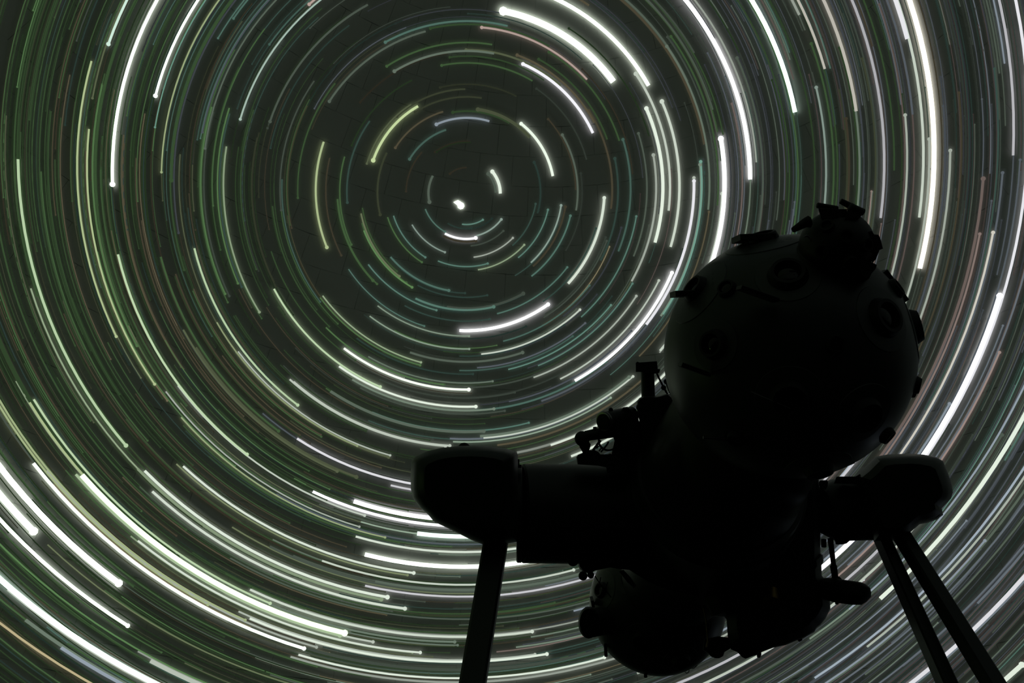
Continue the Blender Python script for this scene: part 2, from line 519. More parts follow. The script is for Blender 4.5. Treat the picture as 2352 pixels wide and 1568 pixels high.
(1,6.13,6.15,6.15,-38.8,-58.8,-79.0,58.8,78,'Y'),
(1,19.99,20.00,20.01,158.6,138.9,119.3,25.1,150,'Y'),
(1,34.98,35.24,35.35,45.7,26.8,7.4,29.8,130,'P'),
(1,10.41,10.35,10.33,134.5,114.5,94.3,25.4,145,'N'),
(1,32.69,32.49,32.44,-171.2,-199.0,-225.1,65.3,70,'G'),
(1,4.59,4.52,4.45,157.4,137.6,117.0,25.3,145,'M'),
(1,27.50,27.65,27.58,30.1,10.8,-9.1,34,115,'N'),
(1,45.00,45.29,45.71,42.3,30.7,18.8,33.8,115,'L'),
(1,32.68,32.57,32.56,163.5,143.7,124.6,24.8,145,'H'),
(1,36.56,36.58,36.60,-10.8,-19.5,-28.6,24.7,145,'L'),
(1,17.97,18.00,18.12,99.3,79.5,59.7,34.1,112,'L'),
(1,2.91,2.90,2.84,-146.3,-165.4,-184.8,42,95,'N'),
(1,17.50,17.54,17.43,7.0,-12.8,-33.0,33.8,112,'N'),
(1,7.20,7.14,7.08,146.6,126.7,106.2,33.8,112,'T'),
(1,12.09,12.02,12.01,-72.6,-93.4,-114.2,33.2,112,'T'),
(1,13.18,13.21,13.31,81.5,61.4,41.3,25.6,135,'T'),
(1,15.86,15.89,15.99,94.2,74.3,54.3,34.1,108,'T'),
(1,2.11,2.06,2.06,106.4,84.8,62.4,25.3,135,'T'),
(1,27.91,27.92,28.00,143.2,123.7,104.5,25.2,135,'Y'),
(1,12.27,12.23,12.27,115.4,95.4,75.2,38.2,98,'N'),
(1,2.05,2.11,2.17,-2.1,-22.8,-42.5,42.2,90,'N'),
(1,32.99,33.15,33.39,89.1,70.2,51.2,25.6,132,'N'),
(1,45.51,45.82,46.66,68.0,46.3,24.0,25.5,130,'L'),
(1,7.54,7.59,7.67,55.8,35.2,15.0,29.7,115,'T'),
(1,34.16,34.15,34.45,122.7,96.8,71.1,50.8,76,'N'),
(1,39.06,38.29,38.27,165.1,138.1,112.6,24.7,132,'G'),
(1,21.59,21.60,21.68,-121.1,-142.5,-163.0,20.4,150,'T'),
(1,13.60,13.66,13.76,72.0,51.9,31.9,25.6,125,'T'),
(1,42.46,42.75,43.39,76.2,51.3,25.7,34.1,100,'N'),
(1,7.84,7.81,7.74,175.2,155.4,135.4,29.4,112,'Y'),
(1,5.85,5.89,5.96,55.1,34.3,13.9,25.4,125,'T'),
(1,5.24,5.17,5.16,119.6,99.1,78.1,25.4,125,'T'),
(1,8.82,8.76,8.71,150.4,130.5,110.3,25.3,125,'T'),
(1,28.85,28.89,29.13,125.3,99.1,73.1,42.4,84,'N'),
(1,22.06,22.08,22.10,156.3,136.6,117.1,41.9,84,'Y'),
(1,32.45,32.62,32.86,87.0,68.1,49.0,25.7,122,'N'),
(1,12.27,12.36,12.43,51.0,30.8,10.8,25.5,122,'T'),
(1,17.35,17.34,17.41,119.2,99.5,79.6,25.5,122,'T'),
(1,37.73,37.76,37.81,-13.5,-19.8,-26.3,24.6,125,'L'),
(1,5.60,5.55,5.47,169.6,149.8,129.6,25.3,122,'T'),
(1,4.93,4.94,4.93,-104.1,-124.1,-143.8,33.5,96,'T'),
(1,11.81,11.90,11.91,24.1,4.1,-15.9,33.9,95,'T'),
(1,8.01,8.08,8.10,11.7,-8.4,-28.5,33.8,95,'N'),
(1,40.89,41.12,41.49,73.8,55.3,36.6,21.3,135,'L'),
(1,22.18,22.20,22.22,160.2,140.4,120.9,33.5,95,'Y'),
(1,31.02,30.97,30.83,-7.1,-21.4,-36.3,33.3,95,'L'),
(1,11.70,11.67,11.70,-100.3,-121.1,-141.6,33.2,95,'N'),
(1,17.51,17.42,17.25,-23.6,-43.7,-64.6,33.4,94,'N'),
(1,20.20,20.34,20.35,39.9,20.3,0.5,25.6,115,'N'),
(1,26.34,26.43,26.62,100.0,80.6,61.3,25.6,115,'N'),
(1,16.16,16.24,16.36,74.8,54.8,34.9,34.2,92,'L'),
(1,20.33,20.37,20.44,-130.8,-151.9,-172.2,40.9,80,'G'),
(1,8.94,8.95,9.02,80.6,60.1,39.7,25.5,115,'T'),
(1,37.86,38.14,38.36,48.1,29.4,10.1,25.5,115,'L'),
(1,13.85,13.81,13.83,127.0,107.1,87.1,25.4,115,'N'),
(1,28.94,28.96,29.08,131.3,112.0,92.8,25.3,115,'Y'),
(1,32.50,32.46,32.58,135.0,115.7,96.7,25.2,115,'N'),
(1,20.02,20.03,20.04,151.5,131.8,112.2,33.6,92,'Y'),
(1,7.92,7.88,7.81,170.2,150.4,130.4,33.6,92,'G'),
(1,9.37,9.35,9.29,-176.9,-196.8,-216.7,33.5,92,'G'),
(1,21.77,21.81,21.82,173.9,153.9,134.4,33.3,92,'G'),
(1,35.73,36.11,36.26,52.7,27.2,0.6,29.8,100,'L'),
(1,18.52,18.59,18.61,-156.4,-176.9,-196.8,24.8,115,'G'),
(1,17.45,17.51,17.53,-155.4,-175.9,-195.7,24.8,115,'G'),
(1,39.75,40.04,40.53,78.2,53.1,27.4,34.1,90,'N'),
(1,25.19,25.25,25.29,-158.5,-179.2,-198.9,24.5,115,'G'),
(1,3.25,3.19,3.11,167.2,147.6,127.0,25.3,112,'T'),
(1,13.02,12.98,12.95,150.6,130.8,110.8,25.3,112,'G'),
(1,14.09,14.05,14.04,142.4,122.6,102.6,25.3,112,'G'),
(1,10.23,10.19,10.15,-45.6,-65.8,-86.5,33.4,90,'Y'),
(1,28.34,28.38,28.62,125.4,99.2,73.1,25.5,110,'N'),
(1,42.94,43.31,44.03,67.2,42.3,16.5,25.5,110,'L'),
(1,44.36,44.72,45.44,61.8,40.8,19.1,25.5,110,'L'),
(1,8.29,8.25,8.27,105.6,85.2,64.7,42.4,74,'N'),
(1,21.18,21.25,21.13,16.4,-3.2,-23.4,33.9,86,'N'),
(1,19.68,19.59,19.64,-96.2,-117.7,-138.7,24.5,110,'T'),
(1,17.38,17.33,17.09,-8.5,-35.6,-63.9,41.9,72,'O'),
(1,18.58,18.65,18.78,88.1,68.4,48.6,34.2,84,'O'),
(1,11.04,11.06,11.15,80.9,60.6,40.4,25.5,105,'T'),
(1,10.50,10.50,10.44,-25.9,-45.9,-66.4,33.6,84,'O'),
(1,14.65,14.64,14.69,-113.6,-134.6,-155.1,33,85,'N'),
(1,6.04,5.99,5.91,169.7,149.9,129.7,25.2,102,'G'),
(1,34.20,34.07,34.10,151.2,131.7,112.7,20.8,118,'O'),
(1,37.49,37.77,38.00,54.7,36.0,16.8,21.3,115,'L'),
(1,37.97,38.34,38.55,38.1,12.7,-14.6,25.4,100,'P'),
(1,10.66,10.61,10.61,-76.6,-97.3,-118.0,29.1,90,'G'),
(1,10.19,10.14,10.09,153.4,133.6,113.5,21.1,115,'T'),
(1,12.99,13.08,13.08,23.9,4.0,-16.1,29.7,88,'N'),
(1,36.81,36.58,36.60,146.5,127.1,108.2,20.8,115,'Y'),
(1,12.71,12.72,12.81,91.7,71.5,51.4,25.6,98,'L'),
(1,40.04,39.63,39.64,141.6,122.4,103.7,24.9,100,'O'),
(1,15.61,15.47,15.39,-53.4,-74.1,-95.2,33.2,80,'O'),
(1,9.32,9.29,9.27,-56.3,-76.6,-97.2,29.2,88,'G'),
(1,18.34,18.36,18.42,-123.7,-144.9,-165.2,24.6,100,'N'),
(1,41.21,40.28,40.20,158.9,135.5,113.3,24.6,100,'G'),
(1,25.52,25.55,25.75,128.4,102.0,75.7,25.5,96,'L'),
(1,36.82,37.08,37.21,37.8,18.9,-0.7,25.5,95,'L'),
(1,43.60,43.94,44.51,54.4,36.0,16.9,25.5,95,'N'),
(1,25.21,25.27,25.31,-158.3,-179.0,-198.8,20.4,112,'G'),
(1,25.90,25.99,25.84,19.1,-0.3,-20.4,29.6,84,'G'),
(1,18.12,18.15,18.02,5.9,-13.9,-34.2,29.5,84,'G'),
(1,9.20,9.21,9.17,-158.1,-178.1,-197.9,25.1,95,'G'),
(1,18.46,18.39,18.21,-15.6,-35.6,-56.3,29.3,84,'N'),
(1,16.97,16.90,16.94,-96.4,-117.6,-138.5,24.7,95,'T'),
(1,19.81,19.74,19.80,-101.2,-122.6,-143.5,20.4,110,'T'),
(1,12.90,12.89,12.97,97.7,77.6,57.4,25.5,92,'T'),
(1,11.64,11.64,11.57,-15.9,-35.9,-56.3,29.4,82,'G'),
(1,40.29,39.90,39.93,138.2,119.1,100.4,25,92,'G'),
(1,42.90,43.26,43.96,69.2,44.3,18.5,25.5,90,'N'),
(1,27.78,27.79,27.89,135.2,115.8,96.5,21.1,104,'N'),
(1,23.54,23.67,23.42,22.1,-4.4,-32.0,25.4,90,'G'),
(1,30.73,30.73,30.98,129.2,103.0,77.1,25.4,90,'N'),
(1,21.55,21.55,21.66,138.9,112.2,85.6,25.4,90,'L'),
(1,9.33,9.31,9.25,-179.3,-199.2,-219.1,25.2,90,'G'),
(1,7.57,7.58,7.58,-117.8,-138.2,-158.1,25,90,'Y'),
(1,10.53,10.60,10.59,9.1,-10.9,-31.0,33.8,70,'O'),
(1,6.19,6.20,6.20,-102.2,-122.4,-142.4,29.3,78,'O'),
(1,15.53,15.58,15.69,83.4,63.4,43.5,25.6,86,'L'),
(1,10.88,10.97,11.00,29.9,9.8,-10.2,33.9,68,'T'),
(1,30.99,31.07,30.92,15.6,-3.7,-24.0,25.3,85,'P'),
(1,17.38,17.51,17.57,47.1,27.3,7.5,25.6,84,'O'),
(1,5.98,5.99,5.99,-55.7,-75.8,-96.0,33.5,68,'G'),
(1,34.37,34.13,34.18,161.9,135.2,109.5,24.9,85,'N'),
(1,17.45,17.38,17.14,-12.0,-39.1,-67.5,25.1,84,'T'),
(1,18.42,18.34,18.08,-10.6,-37.7,-66.2,25.1,84,'G'),
(1,18.68,18.62,18.74,-105.0,-134.1,-162.0,24.6,85,'L'),
(1,10.86,10.86,10.81,-17.9,-37.9,-58.3,29.4,74,'G'),
(1,8.70,8.71,8.70,-138.6,-158.8,-178.7,29.2,74,'T'),
(1,18.76,18.63,18.45,-28.4,-48.7,-69.7,29.2,74,'N'),
(1,24.75,24.81,24.83,-171.0,-191.4,-211.0,24.7,84,'G'),
(1,23.54,23.57,23.59,160.0,140.2,120.8,16.7,112,'G'),
(1,17.74,17.78,17.84,-136.4,-157.3,-177.4,20.6,95,'G'),
(1,29.77,29.76,29.75,-136.6,-149.3,-161.6,16,115,'G'),
(1,23.23,23.39,23.42,43.8,24.3,4.6,21.3,92,'L'),
(1,32.55,32.88,32.87,45.1,19.3,-7.5,25.5,80,'L'),
(1,17.43,17.41,17.44,131.8,112.1,92.3,21.2,92,'G'),
(1,35.72,35.93,35.97,28.5,9.5,-10.5,25.4,80,'T'),
(1,11.93,11.85,11.81,-57.1,-77.6,-98.5,29.1,72,'G'),
(1,14.07,14.03,14.02,141.8,122.0,102.0,21.1,92,'G'),
(1,17.33,17.29,17.13,-11.8,-31.8,-52.4,33.6,64,'O'),
(1,20.50,20.52,20.53,166.2,146.4,126.8,20.9,92,'G'),
(1,33.16,33.06,33.09,151.7,132.2,113.1,20.8,92,'G'),
(1,12.08,12.11,12.12,-135.6,-156.1,-176.1,24.9,80,'G'),
(1,18.71,18.72,18.79,-121.7,-142.9,-163.3,16.4,110,'T'),
(1,30.86,30.77,30.75,-169.8,-197.7,-223.9,24.6,80,'G'),
(1,28.18,28.19,28.20,-171.7,-192.1,-211.6,20.5,92,'G'),
(1,38.55,38.01,37.86,167.9,148.5,130.1,20.4,92,'G'),
(1,25.03,25.10,25.16,-139.6,-168.4,-195.3,24.4,80,'G'),
(1,7.06,7.11,7.19,51.3,30.7,10.5,33.9,62,'O'),
(1,29.88,29.87,29.86,-137.7,-145.1,-152.3,16,110,'G'),
(1,18.57,18.66,18.70,-143.6,-171.8,-198.7,20.6,90,'G'),
(1,16.13,16.11,16.15,124.6,104.9,85.0,25.5,76,'N'),
(1,4.89,4.93,5.00,52.3,31.3,10.9,25.4,75,'T'),
(1,26.05,26.10,26.12,-163.3,-183.8,-203.5,16.4,104,'Y'),
(1,6.55,6.55,6.51,-147.9,-167.9,-187.6,33.5,60,'Y'),
(1,8.35,8.30,8.33,106.0,85.6,65.0,25.5,74,'T'),
(1,10.59,10.65,10.74,62.3,42.0,21.9,25.5,74,'N'),
(1,14.16,14.14,14.19,114.2,94.3,74.2,25.5,74,'N'),
(1,13.27,13.31,13.33,-139.1,-159.7,-179.7,24.9,75,'N'),
(1,17.32,17.37,17.39,-156.5,-177.0,-196.8,24.8,75,'T'),
(1,32.74,32.91,33.15,85.2,66.3,47.3,21.4,84,'N'),
(1,18.76,18.68,18.41,-9.7,-36.8,-65.2,25.1,74,'G'),
(1,29.78,29.75,29.54,-0.1,-18.6,-38.0,25.1,74,'G'),
(1,20.40,20.48,20.56,-133.8,-162.4,-189.5,24.6,75,'G'),
(1,44.61,44.95,45.52,51.2,35.1,18.4,21.2,84,'L'),
(1,19.94,20.00,20.02,-167.1,-187.4,-207.1,20.7,85,'Y'),
(1,26.82,26.97,26.91,31.1,11.8,-8.1,34,58,'O'),
(1,13.33,13.34,13.30,-179.6,-199.6,-219.3,20.9,84,'G'),
(1,5.27,5.34,5.39,18.1,-2.3,-22.4,33.8,58,'T'),
(1,3.43,3.36,3.33,126.6,106.0,84.6,33.8,58,'O'),
(1,24.72,24.78,24.81,-165.9,-186.4,-206.1,24.6,74,'G'),
(1,3.66,3.62,3.65,91.4,70.1,48.8,25.4,72,'N'),
(1,26.14,26.28,26.01,22.8,-3.6,-31.2,25.3,72,'G'),
(1,23.47,23.54,23.57,-165.2,-185.6,-205.3,20.6,84,'O'),
(1,7.67,7.64,7.57,178.0,158.2,138.2,21,82,'G'),
(1,9.57,9.63,9.71,58.8,38.4,18.2,25.5,70,'T'),
(1,37.11,37.50,37.68,46.6,21.2,-5.6,25.5,70,'L'),
(1,22.95,23.09,22.84,21.9,-4.6,-32.2,25.4,70,'G'),
(1,17.86,17.98,17.81,19.8,-7.0,-34.6,25.4,70,'N'),
(1,9.29,9.22,9.22,125.0,104.9,84.5,25.4,70,'T'),
(1,28.66,28.82,28.55,23.3,-2.9,-30.6,25.3,70,'N'),
(1,9.79,9.75,9.72,-52.3,-72.6,-93.3,25.1,70,'G'),
(1,7.50,7.49,7.50,-87.1,-107.5,-127.8,29.2,62,'Y'),
(1,18.33,18.39,18.42,-157.3,-177.8,-197.6,24.8,70,'N'),
(1,20.16,20.21,20.31,-126.2,-155.1,-182.3,24.6,70,'L'),
(1,32.77,32.94,32.90,28.1,9.0,-10.9,25.4,68,'L'),
(1,23.19,23.35,23.38,45.2,25.7,6.0,17.1,92,'L'),
(1,22.48,22.52,22.60,-134.6,-155.8,-176.0,16.3,95,'G'),
(1,20.69,20.71,20.79,-125.0,-146.3,-166.7,16.3,95,'T'),
(1,23.37,23.37,23.45,-119.9,-141.4,-162.1,16.2,95,'G'),
(1,25.16,25.18,25.21,161.6,141.8,122.4,16.7,92,'G'),
(1,14.95,14.92,14.96,121.0,101.2,81.2,25.5,66,'N'),
(1,13.89,13.90,13.87,-178.3,-198.3,-218.1,20.9,76,'G'),
(1,20.40,20.43,20.43,166.5,146.7,127.1,20.9,76,'O'),
(1,28.38,28.38,28.43,152.6,133.0,113.7,20.9,76,'G'),
(1,25.72,25.77,25.81,-144.0,-165.1,-185.2,16.3,92,'G'),
(1,21.17,21.21,21.21,170.2,150.3,130.7,25,66,'O'),
(1,15.93,15.98,16.00,-153.8,-174.3,-194.1,20.7,76,'G'),
(1,6.97,6.97,6.97,-77.6,-98.0,-118.2,29.3,58,'Y'),
(1,17.79,17.85,17.89,-146.7,-167.3,-187.3,20.6,76,'G'),
(1,17.02,17.14,17.16,37.7,17.9,-2.0,21.3,74,'T'),
(1,6.81,6.84,6.91,63.7,43.0,22.6,21.2,74,'T'),
(1,11.83,11.82,11.89,97.9,77.7,57.5,25.5,64,'T'),
(1,33.51,33.84,33.84,44.0,18.2,-8.7,25.5,64,'O'),
(1,27.43,27.54,27.40,21.2,1.8,-18.3,25.4,64,'G'),
(1,28.56,28.68,28.57,23.6,4.2,-15.8,25.4,64,'Y'),
(1,7.26,7.18,7.14,137.0,116.9,96.4,25.4,64,'T'),
(1,7.52,7.45,7.44,124.3,104.1,83.5,25.4,64,'T'),
(1,13.22,13.17,13.17,133.2,113.3,93.2,25.4,64,'T'),
(1,30.24,30.21,30.18,-164.8,-185.4,-205.0,16.3,90,'G'),
(1,14.62,14.62,14.58,169.2,149.3,129.6,21,74,'G'),
(1,31.69,31.67,31.79,133.7,114.4,95.4,21,74,'G'),
(1,14.67,14.67,14.72,-115.7,-136.6,-157.0,24.8,65,'N'),
(1,24.66,24.78,24.50,20.0,-6.4,-34.2,25.3,64,'G'),
(1,30.43,30.39,30.35,-138.3,-157.1,-175.0,16,90,'G'),
(1,29.35,29.28,29.16,-16.9,-27.5,-38.6,24.8,64,'O'),
(1,19.21,19.35,19.40,46.9,27.2,7.4,17.1,84,'N'),
(1,23.01,23.18,23.22,47.2,27.7,8.0,17.1,84,'L'),
(1,17.19,17.24,17.24,-165.4,-185.7,-205.5,16.6,85,'G'),
(1,23.00,23.03,23.05,164.9,145.1,125.6,16.7,84,'G'),
(1,30.55,30.52,30.60,144.4,125.0,105.9,16.7,84,'N'),
(1,18.90,18.91,18.98,-122.1,-143.3,-163.7,16.4,85,'T'),
(1,26.81,26.82,26.85,163.4,143.6,124.3,16.6,84,'G'),
(1,35.84,35.63,35.63,151.6,132.1,113.2,16.6,84,'N'),
(1,25.19,25.25,25.29,-156.8,-177.6,-197.3,16.3,85,'G'),
(1,10.44,10.50,10.58,61.0,40.7,20.6,25.5,60,'N'),
(1,11.35,11.43,11.51,55.8,35.6,15.6,25.5,60,'L'),
(1,27.40,27.40,27.43,-132.7,-147.4,-161.7,16.1,85,'G'),
(1,25.00,25.06,25.10,-150.9,-171.8,-191.7,16.3,84,'G'),
(1,27.07,27.11,27.13,-158.4,-179.2,-199.0,16.3,84,'O'),
(1,30.15,30.12,30.09,-165.2,-185.8,-205.4,16.3,84,'Y'),
(1,10.17,10.18,10.15,-160.4,-180.5,-200.3,25.1,60,'O'),
(1,22.81,22.67,22.44,-20.0,-39.5,-59.9,25,60,'T'),
(1,23.43,23.44,23.49,145.1,125.5,106.1,21,68,'G'),
(1,27.23,27.20,26.97,1.8,-17.8,-38.5,16.8,80,'N'),
(1,26.73,26.86,26.77,26.9,7.6,-12.4,25.5,58,'Y'),
(1,7.90,7.96,7.96,0.9,-19.2,-39.3,25.3,58,'O'),
(1,2.49,2.41,2.38,131.1,110.4,88.6,25.3,58,'T'),
(1,34.37,34.14,34.21,158.8,132.1,106.4,16.6,80,'O'),
(1,20.92,21.07,21.09,43.0,23.3,3.6,21.3,66,'N'),
(1,17.75,17.68,17.79,-102.1,-131.1,-159.1,16.4,80,'T'),
(1,26.44,26.47,26.51,-134.0,-155.4,-175.7,16.2,80,'G'),
(1,28.67,28.67,28.68,-139.3,-168.4,-195.3,16.2,80,'G'),
(1,17.08,17.20,17.23,38.6,18.8,-1.1,25.5,56,'N'),
(1,21.59,21.75,21.80,47.6,28.0,8.3,17.1,76,'L'),
(1,22.77,22.87,22.77,22.4,2.8,-17.2,25.4,56,'G'),
(1,31.52,31.44,31.41,176.0,155.9,136.6,20.5,66,'O'),
(1,9.01,9.04,9.02,-12.8,-32.8,-53.0,25.3,56,'N'),
(1,29.32,29.30,29.30,-166.9,-194.9,-221.2,16.4,78,'G'),
(1,29.63,29.62,29.71,140.0,120.6,101.5,16.8,76,'N'),
(1,18.79,18.80,18.79,158.2,138.4,118.8,21,64,'G'),
(1,28.24,28.26,28.27,-140.2,-169.2,-196.2,16.2,78,'G'),
(1,21.26,21.29,21.30,169.8,149.9,130.3,20.8,64,'G'),
(1,33.85,34.09,34.28,62.9,44.0,24.9,17.1,74,'L'),
(1,34.99,35.25,35.42,56.3,37.5,18.2,17.1,74,'L'),
(1,36.15,36.42,36.61,53.7,34.9,15.7,17.1,74,'L'),
(1,27.39,27.43,27.44,-170.0,-197.7,-224.1,16.5,76,'G'),
(1,39.37,38.59,38.58,162.4,135.5,110.1,16.5,76,'G'),
(1,21.40,21.26,21.03,-24.1,-44.2,-65.3,25,55,'G'),
(1,27.76,27.79,27.80,-163.7,-184.3,-204.0,16.3,76,'G'),
(1,20.90,20.91,20.93,152.4,132.7,113.1,16.8,74,'O'),
(1,23.40,23.47,23.50,-165.7,-186.2,-205.8,16.5,75,'O'),
(1,33.98,34.19,34.03,22.5,-3.5,-31.5,25.2,54,'N'),
(1,20.40,20.43,20.51,-129.5,-150.7,-171.0,16.4,75,'T'),
(1,22.49,22.54,22.56,-179.3,-199.4,-218.9,16.6,74,'O'),
(1,25.71,25.78,25.83,-144.2,-172.8,-199.7,16.3,75,'G'),
(1,24.92,24.96,25.02,-134.9,-156.2,-176.4,16.2,75,'G'),
(1,27.18,27.22,27.24,-164.3,-192.2,-218.6,16.4,74,'G'),
(1,15.48,15.51,15.61,91.5,71.5,51.6,21.3,60,'L'),
(1,28.67,28.68,28.68,-149.6,-170.7,-190.6,16.2,74,'G'),
(1,32.59,32.79,32.59,23.9,-2.1,-29.9,21.1,60,'O'),
(1,8.26,8.34,8.39,33.3,13.0,-7.1,25.4,52,'N'),
(1,8.96,8.97,8.98,-111.7,-132.2,-152.4,25,52,'G'),
(1,14.17,14.18,14.22,-120.8,-141.7,-162.0,20.7,60,'T'),
(1,34.62,34.41,34.52,152.3,125.8,100.2,16.7,70,'Y'),
(1,11.88,11.91,12.00,81.8,61.6,41.4,21.3,58,'L'),
(1,15.78,15.82,15.88,-125.9,-154.3,-181.5,16.5,70,'T'),
(1,22.64,22.73,22.74,-168.7,-196.3,-222.8,16.5,70,'O'),
(1,10.56,10.51,10.55,110.8,90.7,70.3,25.5,50,'T'),
(1,2.42,2.39,2.42,91.3,69.5,47.5,25.3,50,'T'),
(1,22.90,22.92,23.00,-125.6,-147.0,-167.5,16.3,70,'G'),
(1,13.74,13.72,13.62,-14.2,-34.2,-54.7,25.2,50,'G'),
(1,27.51,27.53,27.56,-135.8,-157.2,-177.5,16.2,70,'O'),
(1,27.16,27.17,27.19,-131.3,-142.7,-153.8,16.1,70,'N'),
(1,28.98,28.98,28.98,-135.9,-159.7,-182.0,16.1,70,'G'),
(1,30.26,30.23,30.20,-138.5,-155.2,-171.2,16,70,'G'),
(1,18.13,18.12,18.14,142.8,123.1,103.3,16.9,66,'N'),
(1,25.39,25.37,25.14,1.8,-17.9,-38.5,16.8,66,'N'),
(1,22.18,22.19,22.24,143.5,123.9,104.4,16.8,66,'G'),
(1,18.66,18.67,18.66,158.1,138.4,118.7,16.8,66,'G'),
(1,30.77,30.74,30.81,145.1,125.7,106.6,16.7,66,'G'),
(1,4.52,4.52,4.49,-132.3,-152.0,-171.6,25.2,48,'O'),
(1,32.30,32.22,32.24,158.2,138.6,119.5,16.6,66,'G'),
(1,7.85,7.84,7.83,-59.5,-79.8,-100.2,25.1,48,'Y'),
(1,35.63,35.37,35.32,163.9,144.1,125.0,16.5,66,'G'),
(1,13.50,13.55,13.65,75.4,55.3,35.3,17.1,64,'L'),
(1,27.87,27.89,27.89,-173.6,-194.0,-213.5,16.4,66,'G'),
(1,16.29,16.34,16.34,-163.4,-183.7,-203.5,16.6,65,'G'),
(1,17.35,17.33,17.34,145.4,125.7,106.0,16.9,64,'G'),
(1,18.25,18.24,18.25,143.4,123.8,104.0,16.9,64,'G'),
(1,39.86,39.46,39.26,162.5,150.7,139.3,16.2,66,'G'),
(1,31.41,31.32,31.26,-151.0,-172.2,-192.1,16.1,66,'G'),
(1,17.21,17.15,17.21,-102.4,-123.7,-144.4,16.4,65,'T'),
(1,16.92,16.90,16.96,-113.2,-134.3,-154.9,16.4,65,'T'),
(1,18.65,18.69,18.75,-132.0,-153.1,-173.3,16.4,65,'G'),
(1,24.31,24.36,24.42,-139.0,-160.2,-180.3,16.3,65,'G'),
(1,27.83,27.86,27.86,-163.6,-184.2,-203.9,16.3,65,'G'),
(1,28.41,28.42,28.43,-157.9,-178.7,-198.5,16.3,65,'G'),
(1,23.30,23.34,23.44,-124.1,-153.2,-180.6,16.3,65,'T'),
(1,2.02,2.05,2.04,-87.8,-106.7,-125.3,25.2,46,'O'),
(1,3.81,3.83,3.84,-82.0,-101.8,-121.4,25.2,46,'G'),
(1,31.60,31.51,31.44,-149.0,-170.2,-190.2,16.1,64,'G'),
(1,32.01,31.90,31.81,-152.1,-173.2,-193.2,16.1,64,'O'),
(1,16.31,16.38,16.50,80.5,60.6,40.7,17.1,60,'L'),
(1,8.64,8.57,8.54,136.8,116.9,96.5,16.9,60,'T'),
(1,30.22,30.33,30.03,16.1,-9.4,-36.6,16.8,60,'G'),
(1,17.64,17.65,17.64,163.0,143.2,123.5,16.8,60,'O'),
(1,22.07,22.15,22.23,-133.4,-162.2,-189.3,16.4,60,'T'),
(1,21.97,22.12,22.14,42.2,22.6,2.9,17.1,58,'N'),
(1,24.01,24.04,24.14,-124.3,-153.5,-180.9,16.3,60,'T'),
(1,30.44,30.60,30.53,29.2,10.0,-9.9,17,58,'G'),
(1,30.29,30.24,30.20,-137.9,-163.4,-187.3,16.1,60,'G'),
(1,3.88,3.90,3.91,-83.5,-103.3,-122.9,25.2,42,'O'),
(1,12.09,12.12,12.06,-3.5,-23.4,-43.7,21.1,48,'O'),
(1,9.99,9.96,9.98,-93.9,-114.6,-135.0,24.9,42,'O'),
(1,16.66,16.64,16.64,144.0,124.2,104.4,16.9,56,'N'),
(1,15.84,15.89,15.90,-154.4,-174.9,-194.7,16.6,55,'N'),
(1,15.22,15.27,15.27,-160.1,-180.4,-200.2,16.6,55,'Y'),
(1,29.51,29.50,29.49,-137.1,-151.1,-164.7,12,70,'G'),
(1,24.71,24.77,24.79,-166.2,-186.7,-206.3,16.4,55,'Y'),
(1,21.86,21.90,21.91,173.3,153.4,133.8,16.6,54,'Y'),
(1,21.67,21.82,21.85,43.7,24.1,4.4,17.1,52,'N'),
(1,15.17,15.22,15.22,-158.7,-179.0,-198.8,16.6,52,'Y'),
(1,16.10,16.15,16.16,-161.6,-181.9,-201.7,16.6,52,'G'),
(1,34.21,34.44,34.30,24.2,-1.8,-29.7,16.8,50,'L'),
(1,14.69,14.73,14.77,-134.9,-155.6,-175.7,16.5,50,'Y'),
(1,33.30,33.50,33.48,31.0,11.9,-8.0,17,48,'N'),
(1,19.03,19.06,19.13,-127.3,-148.4,-168.7,16.4,45,'N'),
(1,34.68,34.90,34.79,23.4,-2.5,-30.5,16.8,44,'N'),
(1,22.01,22.10,22.16,-142.6,-171.1,-198.0,12.3,52,'G'),
]
POLE_STAR = ((0.975, 0.80, 0.89), (160.3, 144.0, 129.5))
V, Fc, Cl = [], [], []
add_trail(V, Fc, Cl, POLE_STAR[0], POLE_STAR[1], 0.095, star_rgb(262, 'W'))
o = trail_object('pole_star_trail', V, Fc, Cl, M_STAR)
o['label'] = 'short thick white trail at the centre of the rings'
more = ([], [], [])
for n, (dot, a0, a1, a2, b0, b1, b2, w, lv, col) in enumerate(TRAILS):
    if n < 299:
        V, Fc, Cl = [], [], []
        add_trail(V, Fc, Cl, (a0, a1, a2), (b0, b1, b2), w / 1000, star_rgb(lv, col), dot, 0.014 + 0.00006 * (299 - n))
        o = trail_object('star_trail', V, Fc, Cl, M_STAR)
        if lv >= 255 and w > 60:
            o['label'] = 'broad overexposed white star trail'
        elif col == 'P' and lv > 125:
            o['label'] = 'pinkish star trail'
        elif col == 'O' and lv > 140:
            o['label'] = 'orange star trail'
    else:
        add_trail(*more, (a0, a1, a2), (b0, b1, b2), w / 1000, star_rgb(lv, col), dot, 0.0125)
